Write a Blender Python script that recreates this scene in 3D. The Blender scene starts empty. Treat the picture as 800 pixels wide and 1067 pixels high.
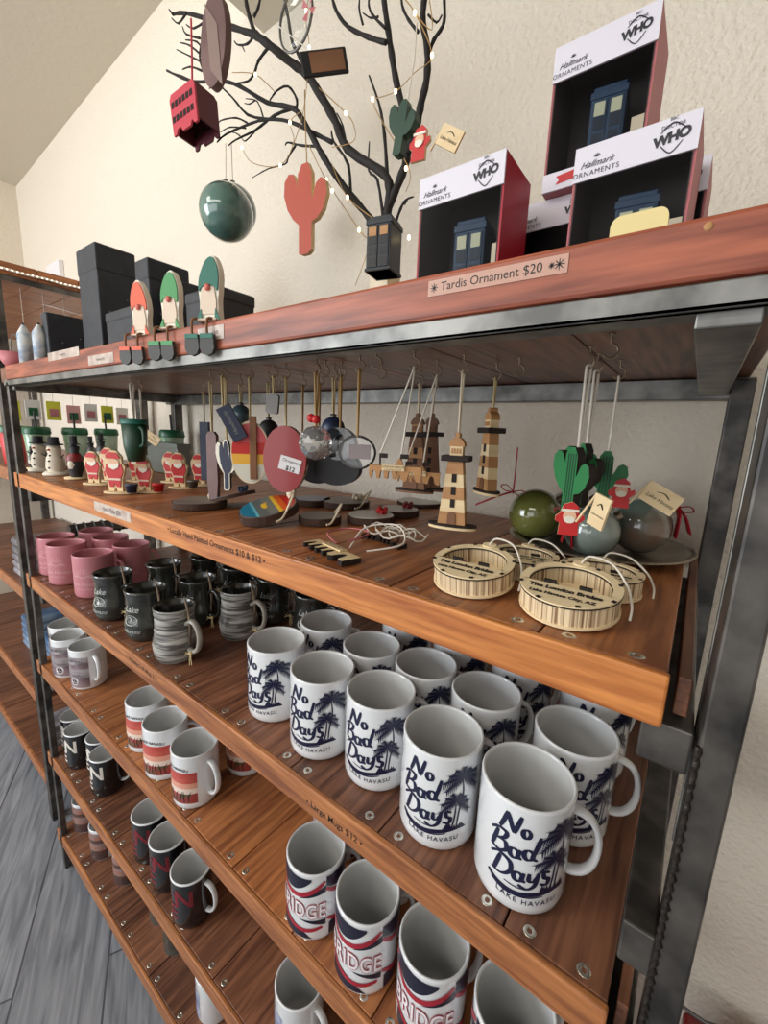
import bpy, bmesh, math, random
from mathutils import Vector, Matrix
random.seed(7)
PI = math.pi
C = bpy.context.scene.collection
S = 0.31            # one layout unit in metres
CH = 1.41           # eye height in metres
# ------------------------------------------------------------------ camera
CAX = ((0.7995648, 0.14458797, -0.58291547), (0.59908263, -0.12352219, 0.79110194), (0.04238082, -0.9817518, -0.18538414))
FPX = 437.42
Rm = Matrix(CAX)                       # rows: world axes in camera axes (x right, y down, z forward)
right = Rm @ Vector((1, 0, 0)); up = Rm @ Vector((0, -1, 0)); back = Rm @ Vector((0, 0, -1))
cam = bpy.data.cameras.new('camera'); cam_o = bpy.data.objects.new('camera', cam); C.objects.link(cam_o)
cam_o.matrix_world = Matrix(((right.x, up.x, back.x, 0), (right.y, up.y, back.y, 0), (right.z, up.z, back.z, CH), (0, 0, 0, 1)))
cam.sensor_fit = 'HORIZONTAL'; cam.sensor_width = 36; cam.lens = FPX * 36 / 800; cam.clip_start = 0.02; cam.clip_end = 50
bpy.context.scene.camera = cam_o
# ------------------------------------------------------------------ light and exposure
w = bpy.data.worlds.new('world'); bpy.context.scene.world = w; w.use_nodes = True
w.node_tree.nodes['Background'].inputs[0].default_value = (0.93, 0.96, 1.0, 1)
w.node_tree.nodes['Background'].inputs[1].default_value = 0.42
def area(name, loc, target, sx, sy, power, col):
    l = bpy.data.lights.new(name, 'AREA'); l.shape = 'RECTANGLE'; l.size = sx; l.size_y = sy; l.energy = power; l.color = col
    o = bpy.data.objects.new(name, l); C.objects.link(o); o.location = loc
    o.rotation_euler = (Vector(target) - Vector(loc)).to_track_quat('-Z', 'Y').to_euler(); return o
area('ceiling_panel_light', (-0.7, -0.9, 2.5), (-0.9, 0.5, 0.9), 1.8, 0.8, 26, (1.0, 0.94, 0.86))
area('shop_window_daylight', (-2.9, -1.9, 1.6), (-1.5, 0.6, 0.9), 2.0, 1.6, 85, (0.88, 0.94, 1.0))
area('front_fill_light', (-0.9, -3.2, 1.45), (-0.9, 0.6, 1.15), 2.6, 1.5, 24, (0.98, 0.97, 0.96))  # unseen frontal fill, added to brighten the wall under the top shelf
sc = bpy.context.scene
sc.view_settings.view_transform = 'Standard'; sc.view_settings.look = 'None'
sc.view_settings.gamma = 1; sc.view_settings.use_curve_mapping = False; sc.view_settings.exposure = 0.33

# ------------------------------------------------------------------ helpers
def ray(px, py): return Rm @ Vector((px - 400, py - 533.5, FPX))
def onY(px, py, Y): d = ray(px, py); return d * (Y / d.y)
def onZ(px, py, Z): d = ray(px, py); return d * (Z / d.z)
def onX(px, py, X): d = ray(px, py); return d * (X / d.x)
def W(p): return Vector((p[0] * S, p[1] * S, p[2] * S + CH))
def lin(c):
    c = c / 255.0
    return c / 12.92 if c <= 0.04045 else ((c + 0.055) / 1.055) ** 2.4
def rgb(r, g, b): return (lin(r), lin(g), lin(b), 1)
def mat(name, col, rough=0.5, metal=0.0, coat=0.0, col2=None, scale=20, bump=0.0, stretch=(1, 1, 1), trans=0.0, emis=None, strength=0, detail=4, lo=0.35, hi=0.65, bscale=None, alpha=1.0):
    m = bpy.data.materials.new(name); m.use_nodes = True; n = m.node_tree.nodes; L = m.node_tree.links
    b = n['Principled BSDF']; b.inputs['Base Color'].default_value = col; b.inputs['Roughness'].default_value = rough
    b.inputs['Metallic'].default_value = metal; b.inputs['Coat Weight'].default_value = coat; b.inputs['Coat Roughness'].default_value = 0.08
    b.inputs['Transmission Weight'].default_value = trans; b.inputs['Alpha'].default_value = alpha
    if emis: b.inputs['Emission Color'].default_value = emis; b.inputs['Emission Strength'].default_value = strength
    if col2 or bump:
        tc = n.new('ShaderNodeTexCoord'); mp = n.new('ShaderNodeMapping'); mp.inputs['Scale'].default_value = stretch
        L.new(tc.outputs['Object'], mp.inputs[0])
        no = n.new('ShaderNodeTexNoise'); no.inputs['Scale'].default_value = scale; no.inputs['Detail'].default_value = detail
        L.new(mp.outputs[0], no.inputs['Vector'])
        if col2:
            cr = n.new('ShaderNodeValToRGB'); cr.color_ramp.elements[0].position = lo; cr.color_ramp.elements[1].position = hi
            cr.color_ramp.elements[0].color = col; cr.color_ramp.elements[1].color = col2
            L.new(no.outputs['Fac'], cr.inputs[0]); L.new(cr.outputs[0], b.inputs['Base Color'])
        if bump:
            nb = no
            if bscale:
                nb = n.new('ShaderNodeTexNoise'); nb.inputs['Scale'].default_value = bscale; nb.inputs['Detail'].default_value = 3; L.new(mp.outputs[0], nb.inputs['Vector'])
            bp = n.new('ShaderNodeBump'); bp.inputs['Strength'].default_value = bump; bp.inputs['Distance'].default_value = 0.004
            L.new(nb.outputs['Fac'], bp.inputs['Height']); L.new(bp.outputs[0], b.inputs['Normal'])
    return m
def wood(name, dark, light, axis='X', rough=0.45, scale=1.0, island=0.35, bump=0.25, coat=0.1, wear=0.0):
    m = bpy.data.materials.new(name); m.use_nodes = True; n = m.node_tree.nodes; L = m.node_tree.links
    b = n['Principled BSDF']; b.inputs['Roughness'].default_value = rough; b.inputs['Coat Weight'].default_value = coat; b.inputs['Coat Roughness'].default_value = 0.25
    tc = n.new('ShaderNodeTexCoord'); ge = n.new('ShaderNodeNewGeometry'); ad = n.new('ShaderNodeVectorMath'); ad.operation = 'ADD'
    sv = n.new('ShaderNodeVectorMath'); sv.operation = 'SCALE'; sv.inputs[0].default_value = (7.3, 3.1, 5.7); L.new(ge.outputs['Random Per Island'], sv.inputs['Scale'])
    L.new(tc.outputs['Object'], ad.inputs[0]); L.new(sv.outputs[0], ad.inputs[1])
    mp = n.new('ShaderNodeMapping'); a, t = 2.0 * scale, 28.0 * scale
    mp.inputs['Scale'].default_value = {'X': (a, t, t), 'Y': (t, a, t), 'Z': (t, t, a)}[axis]
    L.new(ad.outputs[0], mp.inputs[0])
    n1 = n.new('ShaderNodeTexNoise'); n1.inputs['Scale'].default_value = 1.6; n1.inputs['Detail'].default_value = 6; n1.inputs['Distortion'].default_value = 1.6; L.new(mp.outputs[0], n1.inputs['Vector'])
    n2 = n.new('ShaderNodeTexNoise'); n2.inputs['Scale'].default_value = 5; n2.inputs['Detail'].default_value = 3; L.new(mp.outputs[0], n2.inputs['Vector'])
    cr = n.new('ShaderNodeValToRGB'); e = cr.color_ramp.elements; e[0].position = 0.38; e[0].color = dark; e[1].position = 0.62; e[1].color = light
    mi = n.new('ShaderNodeMath'); mi.operation = 'MULTIPLY_ADD'; mi.inputs[1].default_value = 0.55
    m2 = n.new('ShaderNodeMath'); m2.operation = 'MULTIPLY'; m2.inputs[1].default_value = 0.45; L.new(n2.outputs['Fac'], m2.inputs[0])
    L.new(n1.outputs['Fac'], mi.inputs[0]); L.new(m2.outputs[0], mi.inputs[2]); L.new(mi.outputs[0], cr.inputs[0])
    hs = n.new('ShaderNodeHueSaturation'); mr = n.new('ShaderNodeMapRange'); mr.inputs['To Min'].default_value = 1 - island; mr.inputs['To Max'].default_value = 1 + island
    L.new(ge.outputs['Random Per Island'], mr.inputs['Value']); L.new(mr.outputs[0], hs.inputs['Value']); L.new(cr.outputs[0], hs.inputs['Color']); L.new(hs.outputs[0], b.inputs['Base Color'])
    bp = n.new('ShaderNodeBump'); bp.inputs['Strength'].default_value = bump; bp.inputs['Distance'].default_value = 0.002; L.new(mi.outputs[0], bp.inputs['Height']); L.new(bp.outputs[0], b.inputs['Normal'])
    return m

class MB:
    """collects shapes (in layout units, local to the thing) and links them as one mesh"""
    def __init__(s): s.v = []; s.f = []; s.mi = []; s.sm = []; s.M = Matrix.Identity(4)
    def add(s, vs, fs, mi=0, sm=False):
        b = len(s.v); s.v += [s.M @ Vector(p) for p in vs]
        for f in fs: s.f.append([b + i for i in f]); s.mi.append(mi); s.sm.append(sm)
        return s
    def box(s, a, b, mi=0):
        x0, y0, z0 = a; x1, y1, z1 = b
        vs = [(x0, y0, z0), (x1, y0, z0), (x1, y1, z0), (x0, y1, z0), (x0, y0, z1), (x1, y0, z1), (x1, y1, z1), (x0, y1, z1)]
        return s.add(vs, [(0, 3, 2, 1), (4, 5, 6, 7), (0, 1, 5, 4), (1, 2, 6, 5), (2, 3, 7, 6), (3, 0, 4, 7)], mi)
    def bbox(s, a, b, c, mi=0):       # box with chamfered edges
        bm = bmesh.new(); bmesh.ops.create_cube(bm, size=1)
        A, B = Vector(a), Vector(b)
        for v in bm.verts: v.co = Vector([(A[i] + B[i]) / 2 + v.co[i] * (B[i] - A[i]) for i in range(3)])
        bmesh.ops.bevel(bm, geom=bm.edges[:], offset=c, segments=2, affect='EDGES', profile=0.5)
        bm.verts.index_update(); r = s.add([v.co.copy() for v in bm.verts], [[v.index for v in f.verts] for f in bm.faces], mi); bm.free(); return r
    def tube(s, pts, r, n=8, mi=0, closed=False, flat=1.0, upv=None):
        P = [Vector(p) for p in pts]; k = len(P); R = r if isinstance(r, (list, tuple)) else [r] * k
        vs = []; prev = None
        for i in range(k):
            if closed: t = (P[(i + 1) % k] - P[i - 1])
            else: t = P[min(i + 1, k - 1)] - P[max(i - 1, 0)]
            t.normalize()
            if upv is not None: a = Vector(upv)
            elif prev is None: a = Vector((0, 0, 1)) if abs(t.z) < 0.9 else Vector((1, 0, 0))
            else: a = prev
            a = (a - t * a.dot(t)).normalized(); prev = a; b = t.cross(a)
            for j in range(n):
                q = 2 * PI * j / n; vs.append(P[i] + a * (math.cos(q) * R[i]) + b * (math.sin(q) * R[i] * flat))
        fs = []
        for i in range(k if closed else k - 1):
            for j in range(n):
                i2 = (i + 1) % k; fs.append((i * n + j, i * n + (j + 1) % n, i2 * n + (j + 1) % n, i2 * n + j))
        s.add(vs, fs, mi, True)
        if not closed: s.add(vs[:n], [list(range(n))[::-1]], mi); s.add(vs[-n:], [list(range(n))], mi)
        return s
    def lathe(s, prof, n=40, mi=0, mis=None, c=(0, 0)):
        vs = []; 
        for r, z in prof:
            for j in range(n): q = 2 * PI * j / n; vs.append((c[0] + r * math.cos(q), c[1] + r * math.sin(q), z))
        b = len(s.v); s.v += [s.M @ Vector(p) for p in vs]
        for i in range(len(prof) - 1):
            for j in range(n):
                s.f.append([b + i * n + j, b + i * n + (j + 1) % n, b + (i + 1) * n + (j + 1) % n, b + (i + 1) * n + j]); s.mi.append(mis[i] if mis else mi); s.sm.append(True)
        return s
    def prism(s, pts, y0, y1, mi=0, mi2=None):      # outline in XZ, extruded along Y
        n = len(pts); vs = [(p[0], y0, p[1]) for p in pts] + [(p[0], y1, p[1]) for p in pts]
        s.add(vs, [list(range(n)), list(range(2 * n - 1, n - 1, -1))], mi)
        b = len(s.v) - 2 * n
        for i in range(n): j = (i + 1) % n; s.f.append([b + i, b + n + i, b + n + j, b + j]); s.mi.append(mi if mi2 is None else mi2); s.sm.append(False)
        return s
    def plate(s, pts, z0, z1, mi=0, mi2=None):       # outline in XY, extruded along Z
        n = len(pts); vs = [(p[0], p[1], z0) for p in pts] + [(p[0], p[1], z1) for p in pts]
        s.add(vs, [list(range(n))[::-1], list(range(n, 2 * n))], mi)
        b = len(s.v) - 2 * n
        for i in range(n): j = (i + 1) % n; s.f.append([b + i, b + j, b + n + j, b + n + i]); s.mi.append(mi if mi2 is None else mi2); s.sm.append(False)
        return s
    def ball(s, c, r, n=20, mi=0, sq=(1, 1, 1)):
        m = n // 2; vs = [(c[0], c[1], c[2] - r * sq[2])]
        for i in range(1, m):
            a = PI * i / m
            for j in range(n): q = 2 * PI * j / n; vs.append((c[0] + r * sq[0] * math.sin(a) * math.cos(q), c[1] + r * sq[1] * math.sin(a) * math.sin(q), c[2] - r * sq[2] * math.cos(a)))
        vs.append((c[0], c[1], c[2] + r * sq[2])); fs = []
        for j in range(n): fs.append((0, 1 + (j + 1) % n, 1 + j)); fs.append((len(vs) - 1, 1 + (m - 2) * n + j, 1 + (m - 2) * n + (j + 1) % n))
        for i in range(m - 2):
            for j in range(n): a = 1 + i * n; fs.append((a + j, a + (j + 1) % n, a + n + (j + 1) % n, a + n + j))
        return s.add(vs, fs, mi, True)
    def build(s, name, mats, parent=None, loc=None, label=None, bevel=0):
        me = bpy.data.meshes.new(name); me.from_pydata([tuple(v * S) for v in s.v], [], s.f)
        for m in (mats if isinstance(mats, (list, tuple)) else [mats]): me.materials.append(m)
        me.polygons.foreach_set('material_index', s.mi); me.polygons.foreach_set('use_smooth', s.sm)
        me.update()
        o = bpy.data.objects.new(name, me); C.objects.link(o)
        if parent: o.parent = parent
        if loc is not None: o.location = W(loc)
        if label: o['label'] = label
        if bevel:
            b = o.modifiers.new('bevel', 'BEVEL'); b.width = bevel * S; b.segments = 2; b.limit_method = 'ANGLE'
        return o
def tag(o, label, cat, group=None):
    o['label'] = label; o['category'] = cat
    if group: o['group'] = group
    return o
def thing(name, label, cat, loc, rz=0, group=None):
    o = bpy.data.objects.new(name, None); C.objects.link(o); o.location = W(loc) + Vector((0, 0, 0.0006)); o.rotation_euler = (0, 0, rz); o.empty_display_size = 0.02
    return tag(o, label, cat, group)
KIDS = {}
def dup(root, loc, rz, label, group=None):
    def cp(o, parent):
        c = o.copy(); C.objects.link(c); c.parent = parent
        for k in list(o.children): cp(k, c)
        return c
    r = cp(root, None); r.location = W(loc) + Vector((0, 0, 0.0006)); r.rotation_euler = (0, 0, rz); r['label'] = label
    if group: r['group'] = group
    return r
def struct(o): o['kind'] = 'structure'; return o
def smoothpath(pts, k=4):
    P = [Vector(p) for p in pts]; out = []
    if len(P) < 3: return P
    for i in range(len(P) - 1):
        a = P[max(i - 1, 0)]; b = P[i]; c = P[i + 1]; d = P[min(i + 2, len(P) - 1)]
        for j in range(k):
            t = j / k; out.append(0.5 * ((2 * b) + (c - a) * t + (2 * a - 5 * b + 4 * c - d) * t * t + (3 * b - a - 3 * c + d) * t ** 3))
    out.append(P[-1]); return out
# text as flat mesh data: (verts2d, faces)
TCACHE = {}
def text2d(s_, size, bold=0.0, shear=0.0, spacing=1.0, align='CENTER'):
    key = (s_, size, bold, shear, spacing, align)
    if key in TCACHE: return TCACHE[key]
    cu = bpy.data.curves.new('t', 'FONT'); cu.body = s_; cu.size = size; cu.offset = bold; cu.shear = shear; cu.space_character = spacing
    cu.align_x = align; cu.align_y = 'CENTER'; cu.resolution_u = 3
    o = bpy.data.objects.new('t', cu); C.objects.link(o); dg = bpy.context.evaluated_depsgraph_get(); me = o.evaluated_get(dg).to_mesh()
    r = ([(v.co.x, v.co.y) for v in me.vertices], [list(p.vertices) for p in me.polygons])
    o.evaluated_get(dg).to_mesh_clear(); bpy.data.objects.remove(o); bpy.data.curves.remove(cu); TCACHE[key] = r
    return r
def put_text(mb, s_, size, fn, bold=0, shear=0, mi=0, spacing=1.0, dx=0, dy=0, align='CENTER', sub=False):
    v, f = text2d(s_, size, bold, shear, spacing, align)
    if size > 0.045 and size < 1:            # large letters on curved ware: split into small triangles
        V = [Vector((x, y)) for x, y in v]; T = [(V[p[0]], V[p[i]], V[p[i + 1]]) for p in f for i in range(1, len(p) - 1)]; out = []
        while T:
            a, b, c = T.pop(); e = [((b - a).length, 0), ((c - b).length, 1), ((a - c).length, 2)]; L_, k = max(e)
            if L_ > 0.03:
                if k == 0: m_ = (a + b) / 2; T += [(a, m_, c), (m_, b, c)]
                elif k == 1: m_ = (b + c) / 2; T += [(a, b, m_), (a, m_, c)]
                else: m_ = (a + c) / 2; T += [(a, b, m_), (m_, b, c)]
            else: out.append((a, b, c))
        mb.add([fn(p.x + dx, p.y + dy) for t in out for p in t], [(3 * i, 3 * i + 1, 3 * i + 2) for i in range(len(out))], mi); return
    mb.add([fn(x + dx, y + dy) for x, y in v], f, mi)
def ribbon(pts, wid, brush=True, nib=0.9, k=5, taper=True):
    """2D stroke -> list of quads as (verts2d, faces)"""
    P = [Vector((p[0], p[1])) for p in smoothpath([(p[0], p[1], 0) for p in pts], k)] if len(pts) > 2 else [Vector(pts[0]).lerp(Vector(pts[1]), t / 4) for t in range(5)]
    n = len(P); vs = []
    for i in range(n):
        t = (P[min(i + 1, n - 1)] - P[max(i - 1, 0)]).normalized(); a = math.atan2(t.y, t.x)
        w_ = wid * ((0.42 + 0.58 * abs(math.sin(a - nib + 0.35))) if brush else 1)
        if taper: w_ *= 0.55 + 0.45 * min(1, 3 * min(i, n - 1 - i) / n + 0.25)
        nn = Vector((-t.y, t.x)) * w_ / 2; vs += [tuple(P[i] + nn), tuple(P[i] - nn)]
    return vs, [(2 * i, 2 * i + 1, 2 * i + 3, 2 * i + 2) for i in range(n - 1)]
def put_ribbon(mb, pts, wid, fn, mi=0, **k):
    v, f = ribbon(pts, wid, **k); mb.add([fn(x, y) for x, y in v], f, mi)
def loop2(cx, cy, rx, ry, n=12): return [(cx + rx * math.cos(2 * PI * i / n + 0.8), cy + ry * math.sin(2 * PI * i / n + 0.8)) for i in range(n + 1)]
def band(mb, x0, x1, lo, hi, fn, mi=0, n=14):
    for i in range(n):
        a = x0 + (x1 - x0) * i / n; b = x0 + (x1 - x0) * (i + 1) / n
        if hi(a) - lo(a) < 1e-6 and hi(b) - lo(b) < 1e-6: continue
        mb.add([fn(a, lo(a)), fn(b, lo(b)), fn(b, hi(b)), fn(a, hi(a))], [(0, 1, 2, 3)], mi)
def ell(cx, cy, rx, ry, n=24, a0=0, a1=2 * PI): 
    full = abs(a1 - a0 - 2 * PI) < 1e-6
    return [(cx + rx * math.cos(a0 + (a1 - a0) * i / n), cy + ry * math.sin(a0 + (a1 - a0) * i / n)) for i in range(n if full else n + 1)]

# ------------------------------------------------------------------ materials
M_wall = mat('cream plaster', rgb(230, 220, 204), 0.8, bump=1.0, scale=60, bscale=130)
M_ceil = mat('ceiling plaster', rgb(205, 198, 182), 0.9, bump=0.3, scale=60, bscale=60)
M_steel = mat('dark steel', rgb(50, 48, 47), 0.42, 0.5, col2=rgb(100, 95, 90), scale=22, bump=0.2)
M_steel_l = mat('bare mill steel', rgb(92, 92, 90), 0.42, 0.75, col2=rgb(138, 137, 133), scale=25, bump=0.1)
M_weld = mat('weld bead', rgb(58, 52, 48), 0.5, 0.7, bump=0.8, scale=120)
M_top = wood('red stained fascia', rgb(112, 50, 32), rgb(178, 96, 66), 'X', island=0.0)
M_fas = wood('honey fascia', rgb(158, 86, 36), rgb(216, 140, 72), 'X', island=0.06)
M_fas_shaded = wood('shaded honey fascia', rgb(124, 70, 38), rgb(184, 120, 70), 'X', island=0.05)  # same wood as the honey fascia, lower shelves' shade put into the colour
M_plank = wood('stained planks', rgb(82, 48, 34), rgb(142, 94, 68), 'Y', island=0.22)
M_plank2 = wood('golden planks', rgb(124, 70, 40), rgb(186, 120, 72), 'Y', island=0.2)
M_screw = mat('zinc screw', rgb(215, 212, 200), 0.25, 0.9)
M_black = mat('black', rgb(14, 14, 15), 0.5)
M_ply = mat('birch ply', rgb(222, 194, 146), 0.6, col2=rgb(236, 214, 172), scale=12, stretch=(1, 1, 6))
M_ply2 = mat('darker ply', rgb(170, 122, 76), 0.6, col2=rgb(190, 142, 92), scale=12, stretch=(1, 1, 6))
M_plyd = mat('brown ply', rgb(110, 72, 46), 0.6, col2=rgb(136, 92, 60), scale=12)
M_burn = mat('burnt ply edge', rgb(34, 24, 19), 0.8)
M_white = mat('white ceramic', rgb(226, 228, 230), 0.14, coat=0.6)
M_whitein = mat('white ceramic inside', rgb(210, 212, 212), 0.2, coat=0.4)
M_navy = mat('navy ink', rgb(22, 26, 58), 0.35)
M_blackc = mat('black ceramic', rgb(24, 24, 27), 0.18, coat=0.5)
M_redink = mat('dark red ink', rgb(120, 28, 38), 0.4)
M_pink = mat('pink ceramic', rgb(190, 122, 130), 0.35, coat=0.2)
M_pinkl = mat('pink etching', rgb(214, 168, 170), 0.5)
M_stein = mat('green black stoneware', rgb(36, 38, 36), 0.2, coat=0.6, col2=rgb(50, 52, 47), scale=18)
M_steinl = mat('silver etching', rgb(168, 172, 166), 0.4)
M_raf = mat('raffia', rgb(196, 176, 128), 0.7)
M_red = mat('red', rgb(196, 34, 36), 0.45)
M_redd = mat('dark red', rgb(120, 24, 28), 0.4)
M_paper = mat('white card', rgb(232, 230, 232), 0.5)
M_cream = mat('cream', rgb(228, 214, 186), 0.6)
M_twine = mat('white twine', rgb(222, 214, 200), 0.8)
M_gold = mat('gold cord', rgb(176, 140, 84), 0.6)
M_green = mat('green', rgb(36, 120, 66), 0.5)
M_dgreen = mat('dark green', rgb(26, 62, 44), 0.45)
M_teal = mat('teal', rgb(26, 98, 84), 0.5)
M_skin = mat('painted skin', rgb(232, 188, 156), 0.6)
M_bark = mat('black branch', rgb(30, 26, 26), 0.75, bump=0.6, scale=90)
M_hook = mat('brass hook', rgb(150, 132, 112), 0.35, 0.7)

# ------------------------------------------------------------------ setting
FZ = -CH / S                       # floor in layout units
WALLY = 2.5
def floor_mat():
    m = bpy.data.materials.new('grey plank floor'); m.use_nodes = True; n = m.node_tree.nodes; L = m.node_tree.links; b = n['Principled BSDF']; b.inputs['Roughness'].default_value = 0.42
    tc = n.new('ShaderNodeTexCoord'); mp = n.new('ShaderNodeMapping'); mp.inputs['Rotation'].default_value = (0, 0, math.radians(26)); L.new(tc.outputs['Object'], mp.inputs[0])
    br = n.new('ShaderNodeTexBrick'); br.inputs['Scale'].default_value = 1; br.inputs['Brick Width'].default_value = 1.1; br.inputs['Row Height'].default_value = 0.2; br.inputs['Mortar Size'].default_value = 0.0025
    br.inputs['Color1'].default_value = (1, 1, 1, 1); br.inputs['Color2'].default_value = (0.72, 0.72, 0.72, 1); br.inputs['Mortar'].default_value = (0.25, 0.25, 0.27, 1); L.new(mp.outputs[0], br.inputs['Vector'])
    m2 = n.new('ShaderNodeMapping'); m2.inputs['Scale'].default_value = (3, 40, 1); L.new(mp.outputs[0], m2.inputs[0])
    no = n.new('ShaderNodeTexNoise'); no.inputs['Scale'].default_value = 1.3; no.inputs['Detail'].default_value = 7; no.inputs['Distortion'].default_value = 1.2; L.new(m2.outputs[0], no.inputs['Vector'])
    cr = n.new('ShaderNodeValToRGB'); cr.color_ramp.elements[0].position = 0.3; cr.color_ramp.elements[1].position = 0.7; cr.color_ramp.elements[0].color = rgb(110, 114, 122); cr.color_ramp.elements[1].color = rgb(168, 170, 176)
    L.new(no.outputs['Fac'], cr.inputs[0]); mx = n.new('ShaderNodeMix'); mx.data_type = 'RGBA'; mx.blend_type = 'MULTIPLY'; mx.inputs[0].default_value = 1
    L.new(cr.outputs[0], mx.inputs[6]); L.new(br.outputs['Color'], mx.inputs[7]); L.new(mx.outputs[2], b.inputs['Base Color']); return m
X0, X1 = -9.65, 7.0
m = MB(); m.box((X0, -12, FZ - 0.1), (X1, WALLY, FZ)); struct(m.build('floor', floor_mat()))
m = MB(); m.box((X0 - 0.3, WALLY, FZ - 0.1), (X1, WALLY + 0.3, 5.2)); struct(m.build('wall_back', M_wall))
m = MB(); m.box((X0 - 0.3, -12, FZ - 0.1), (X0, WALLY, 5.2)); struct(m.build('wall_left', M_wall))
m = MB(); m.add([(X0, WALLY, 3.72), (X0, -5.0, 3.72), (-3.2, -5.0, 4.02), (-3.2, WALLY, 4.02), (X0, WALLY, 4.2), (X0, -5, 4.2), (-3.2, -5, 4.4), (-3.2, WALLY, 4.4)], [(0, 1, 2, 3), (4, 7, 6, 5), (0, 4, 5, 1), (2, 6, 7, 3), (0, 3, 7, 4), (1, 5, 6, 2)]); struct(m.build('ceiling', M_ceil))
m = MB(); m.box((-3.21, -5.0, 3.03), (X1, WALLY, 3.3)); struct(m.build('trim_1', M_ceil))
for o in C.objects: o.location.z = CH if o.get('kind') == 'structure' else o.location.z
m = MB(); m.box((X1, -12, FZ - 0.1), (X1 + 0.3, WALLY, 5.2)); o = struct(m.build('wall_right_blocker', M_wall)); o.location.z = CH  # out-of-view side wall, added to block world light from the right
# white framed picture corner on the back wall above the left shelf unit
m = MB(); m.box((-8.4, WALLY - 0.06, 1.2), (-7.85, WALLY - 0.004, 2.27)); tag(m.build('wall_panel', M_paper, loc=(0, 0, 0)), 'white panel on back wall just above the left neighbouring shelf', 'panel')

# ------------------------------------------------------------------ main shelf unit
ZS = [-0.472, -1.39, -2.25, -3.24, -4.15]
XL, XR, YF, YB = -4.75, 0.015, 1.0, 2.42
unit = thing('shelf_unit', 'long steel framed display shelf unit with stained wooden shelves', 'shelf unit', (0, 0, FZ)); unit.location.z -= 0.0006
def rel(mb_fn, *a): pass
class UB(MB):                       # mesh given in layout space, stored relative to a base point
    def __init__(s, base): super().__init__(); s.M = Matrix.Translation(-Vector(base))
UO = (0, 0, FZ)
for (x0, x1, y0, y1, zt) in ((0.083, 0.147, 1.0, 1.14, 0.28), (0.06, 0.14, 2.3, 2.42, 0.28), (-4.66, -4.6, 1.0, 1.05, 0.28), (-4.62, -4.54, 2.33, 2.42, 0.28)):
    m = UB(UO); m.bbox((x0, y0, FZ), (x1, y1, zt), 0.006)
    p = m.build('post', M_steel, unit)
m = UB(UO)
pts = [(0.083 + 0.002 * math.sin(i * 3.1), 1.0 - 0.002 * math.sin(i * 2.3), -0.6 - i * 0.013) for i in range(190)]
m.tube(pts, [0.006 + 0.0018 * (i % 2) for i in range(190)], 6); m.build('weld_bead', M_weld, unit)
m = UB(UO); m.tube([(0.084, 1.139, 0.2), (0.084, 1.139, -0.95)], 0.0045, 6); m.build('edge_highlight', M_steel_l, unit)  # thin pale strip modelling the bright reflection along the post edge
m = UB(UO)                           # steel top frame
m.bbox((-4.72, 1.0, 0.243), (0.147, 1.02, 0.292), 0.003); m.bbox((-4.72, 1.0, 0.243), (0.147, 1.09, 0.255), 0.003)
m.bbox((-4.72, 2.33, 0.2), (0.14, 2.42, 0.288), 0.003)
for x in (-4.62, -0.045): m.bbox((x, 1.02, 0.215), (x + 0.1, 2.33, 0.288), 0.004)
m.build('top_frame', M_steel_l, unit)
def fascia_board(x0, x1, y0, z0, z1, mt, parent, name='front_board', t=0.035):
    m = UB(UO); m.bbox((x0, y0, z0), (x1, y0 + t, z1), 0.008); return m.build(name, mt, parent)
# top
m = UB(UO); xs = XL
xs = [0.12 - 0.46 * k for k in range(12)]
for x in xs:
    a = max(x - 0.456, XL); m.bbox((a, YF + 0.036, 0.293), (x, YB, 0.402), 0.006)
topb = m.build('shelf_top', M_plank, unit)
m = UB(UO); m.bbox((XL + 0.12, YF - 0.002, 0.294), (0.17, YF + 0.035, 0.405), 0.01); m.build('front_board', M_top, topb)
m = UB(UO); m.tube([(0, 0.997, 0), (0, 1.0, 0)], 0.008, 12); 
s0 = onY(738, 236, 0.998); m = UB(UO); m.ball((s0.x, 0.998, s0.z), 0.008, 12, sq=(1, 0.4, 1)); m.build('wood_plug', M_ply2, topb)
def screw_mesh():
    m = MB(); m.lathe([(0.0, -0.002), (0.006, -0.002), (0.008, 0.001), (0.014, 0.001), (0.018, 0.0002), (0.019, -0.002)], 14); return m
scr = None
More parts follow.
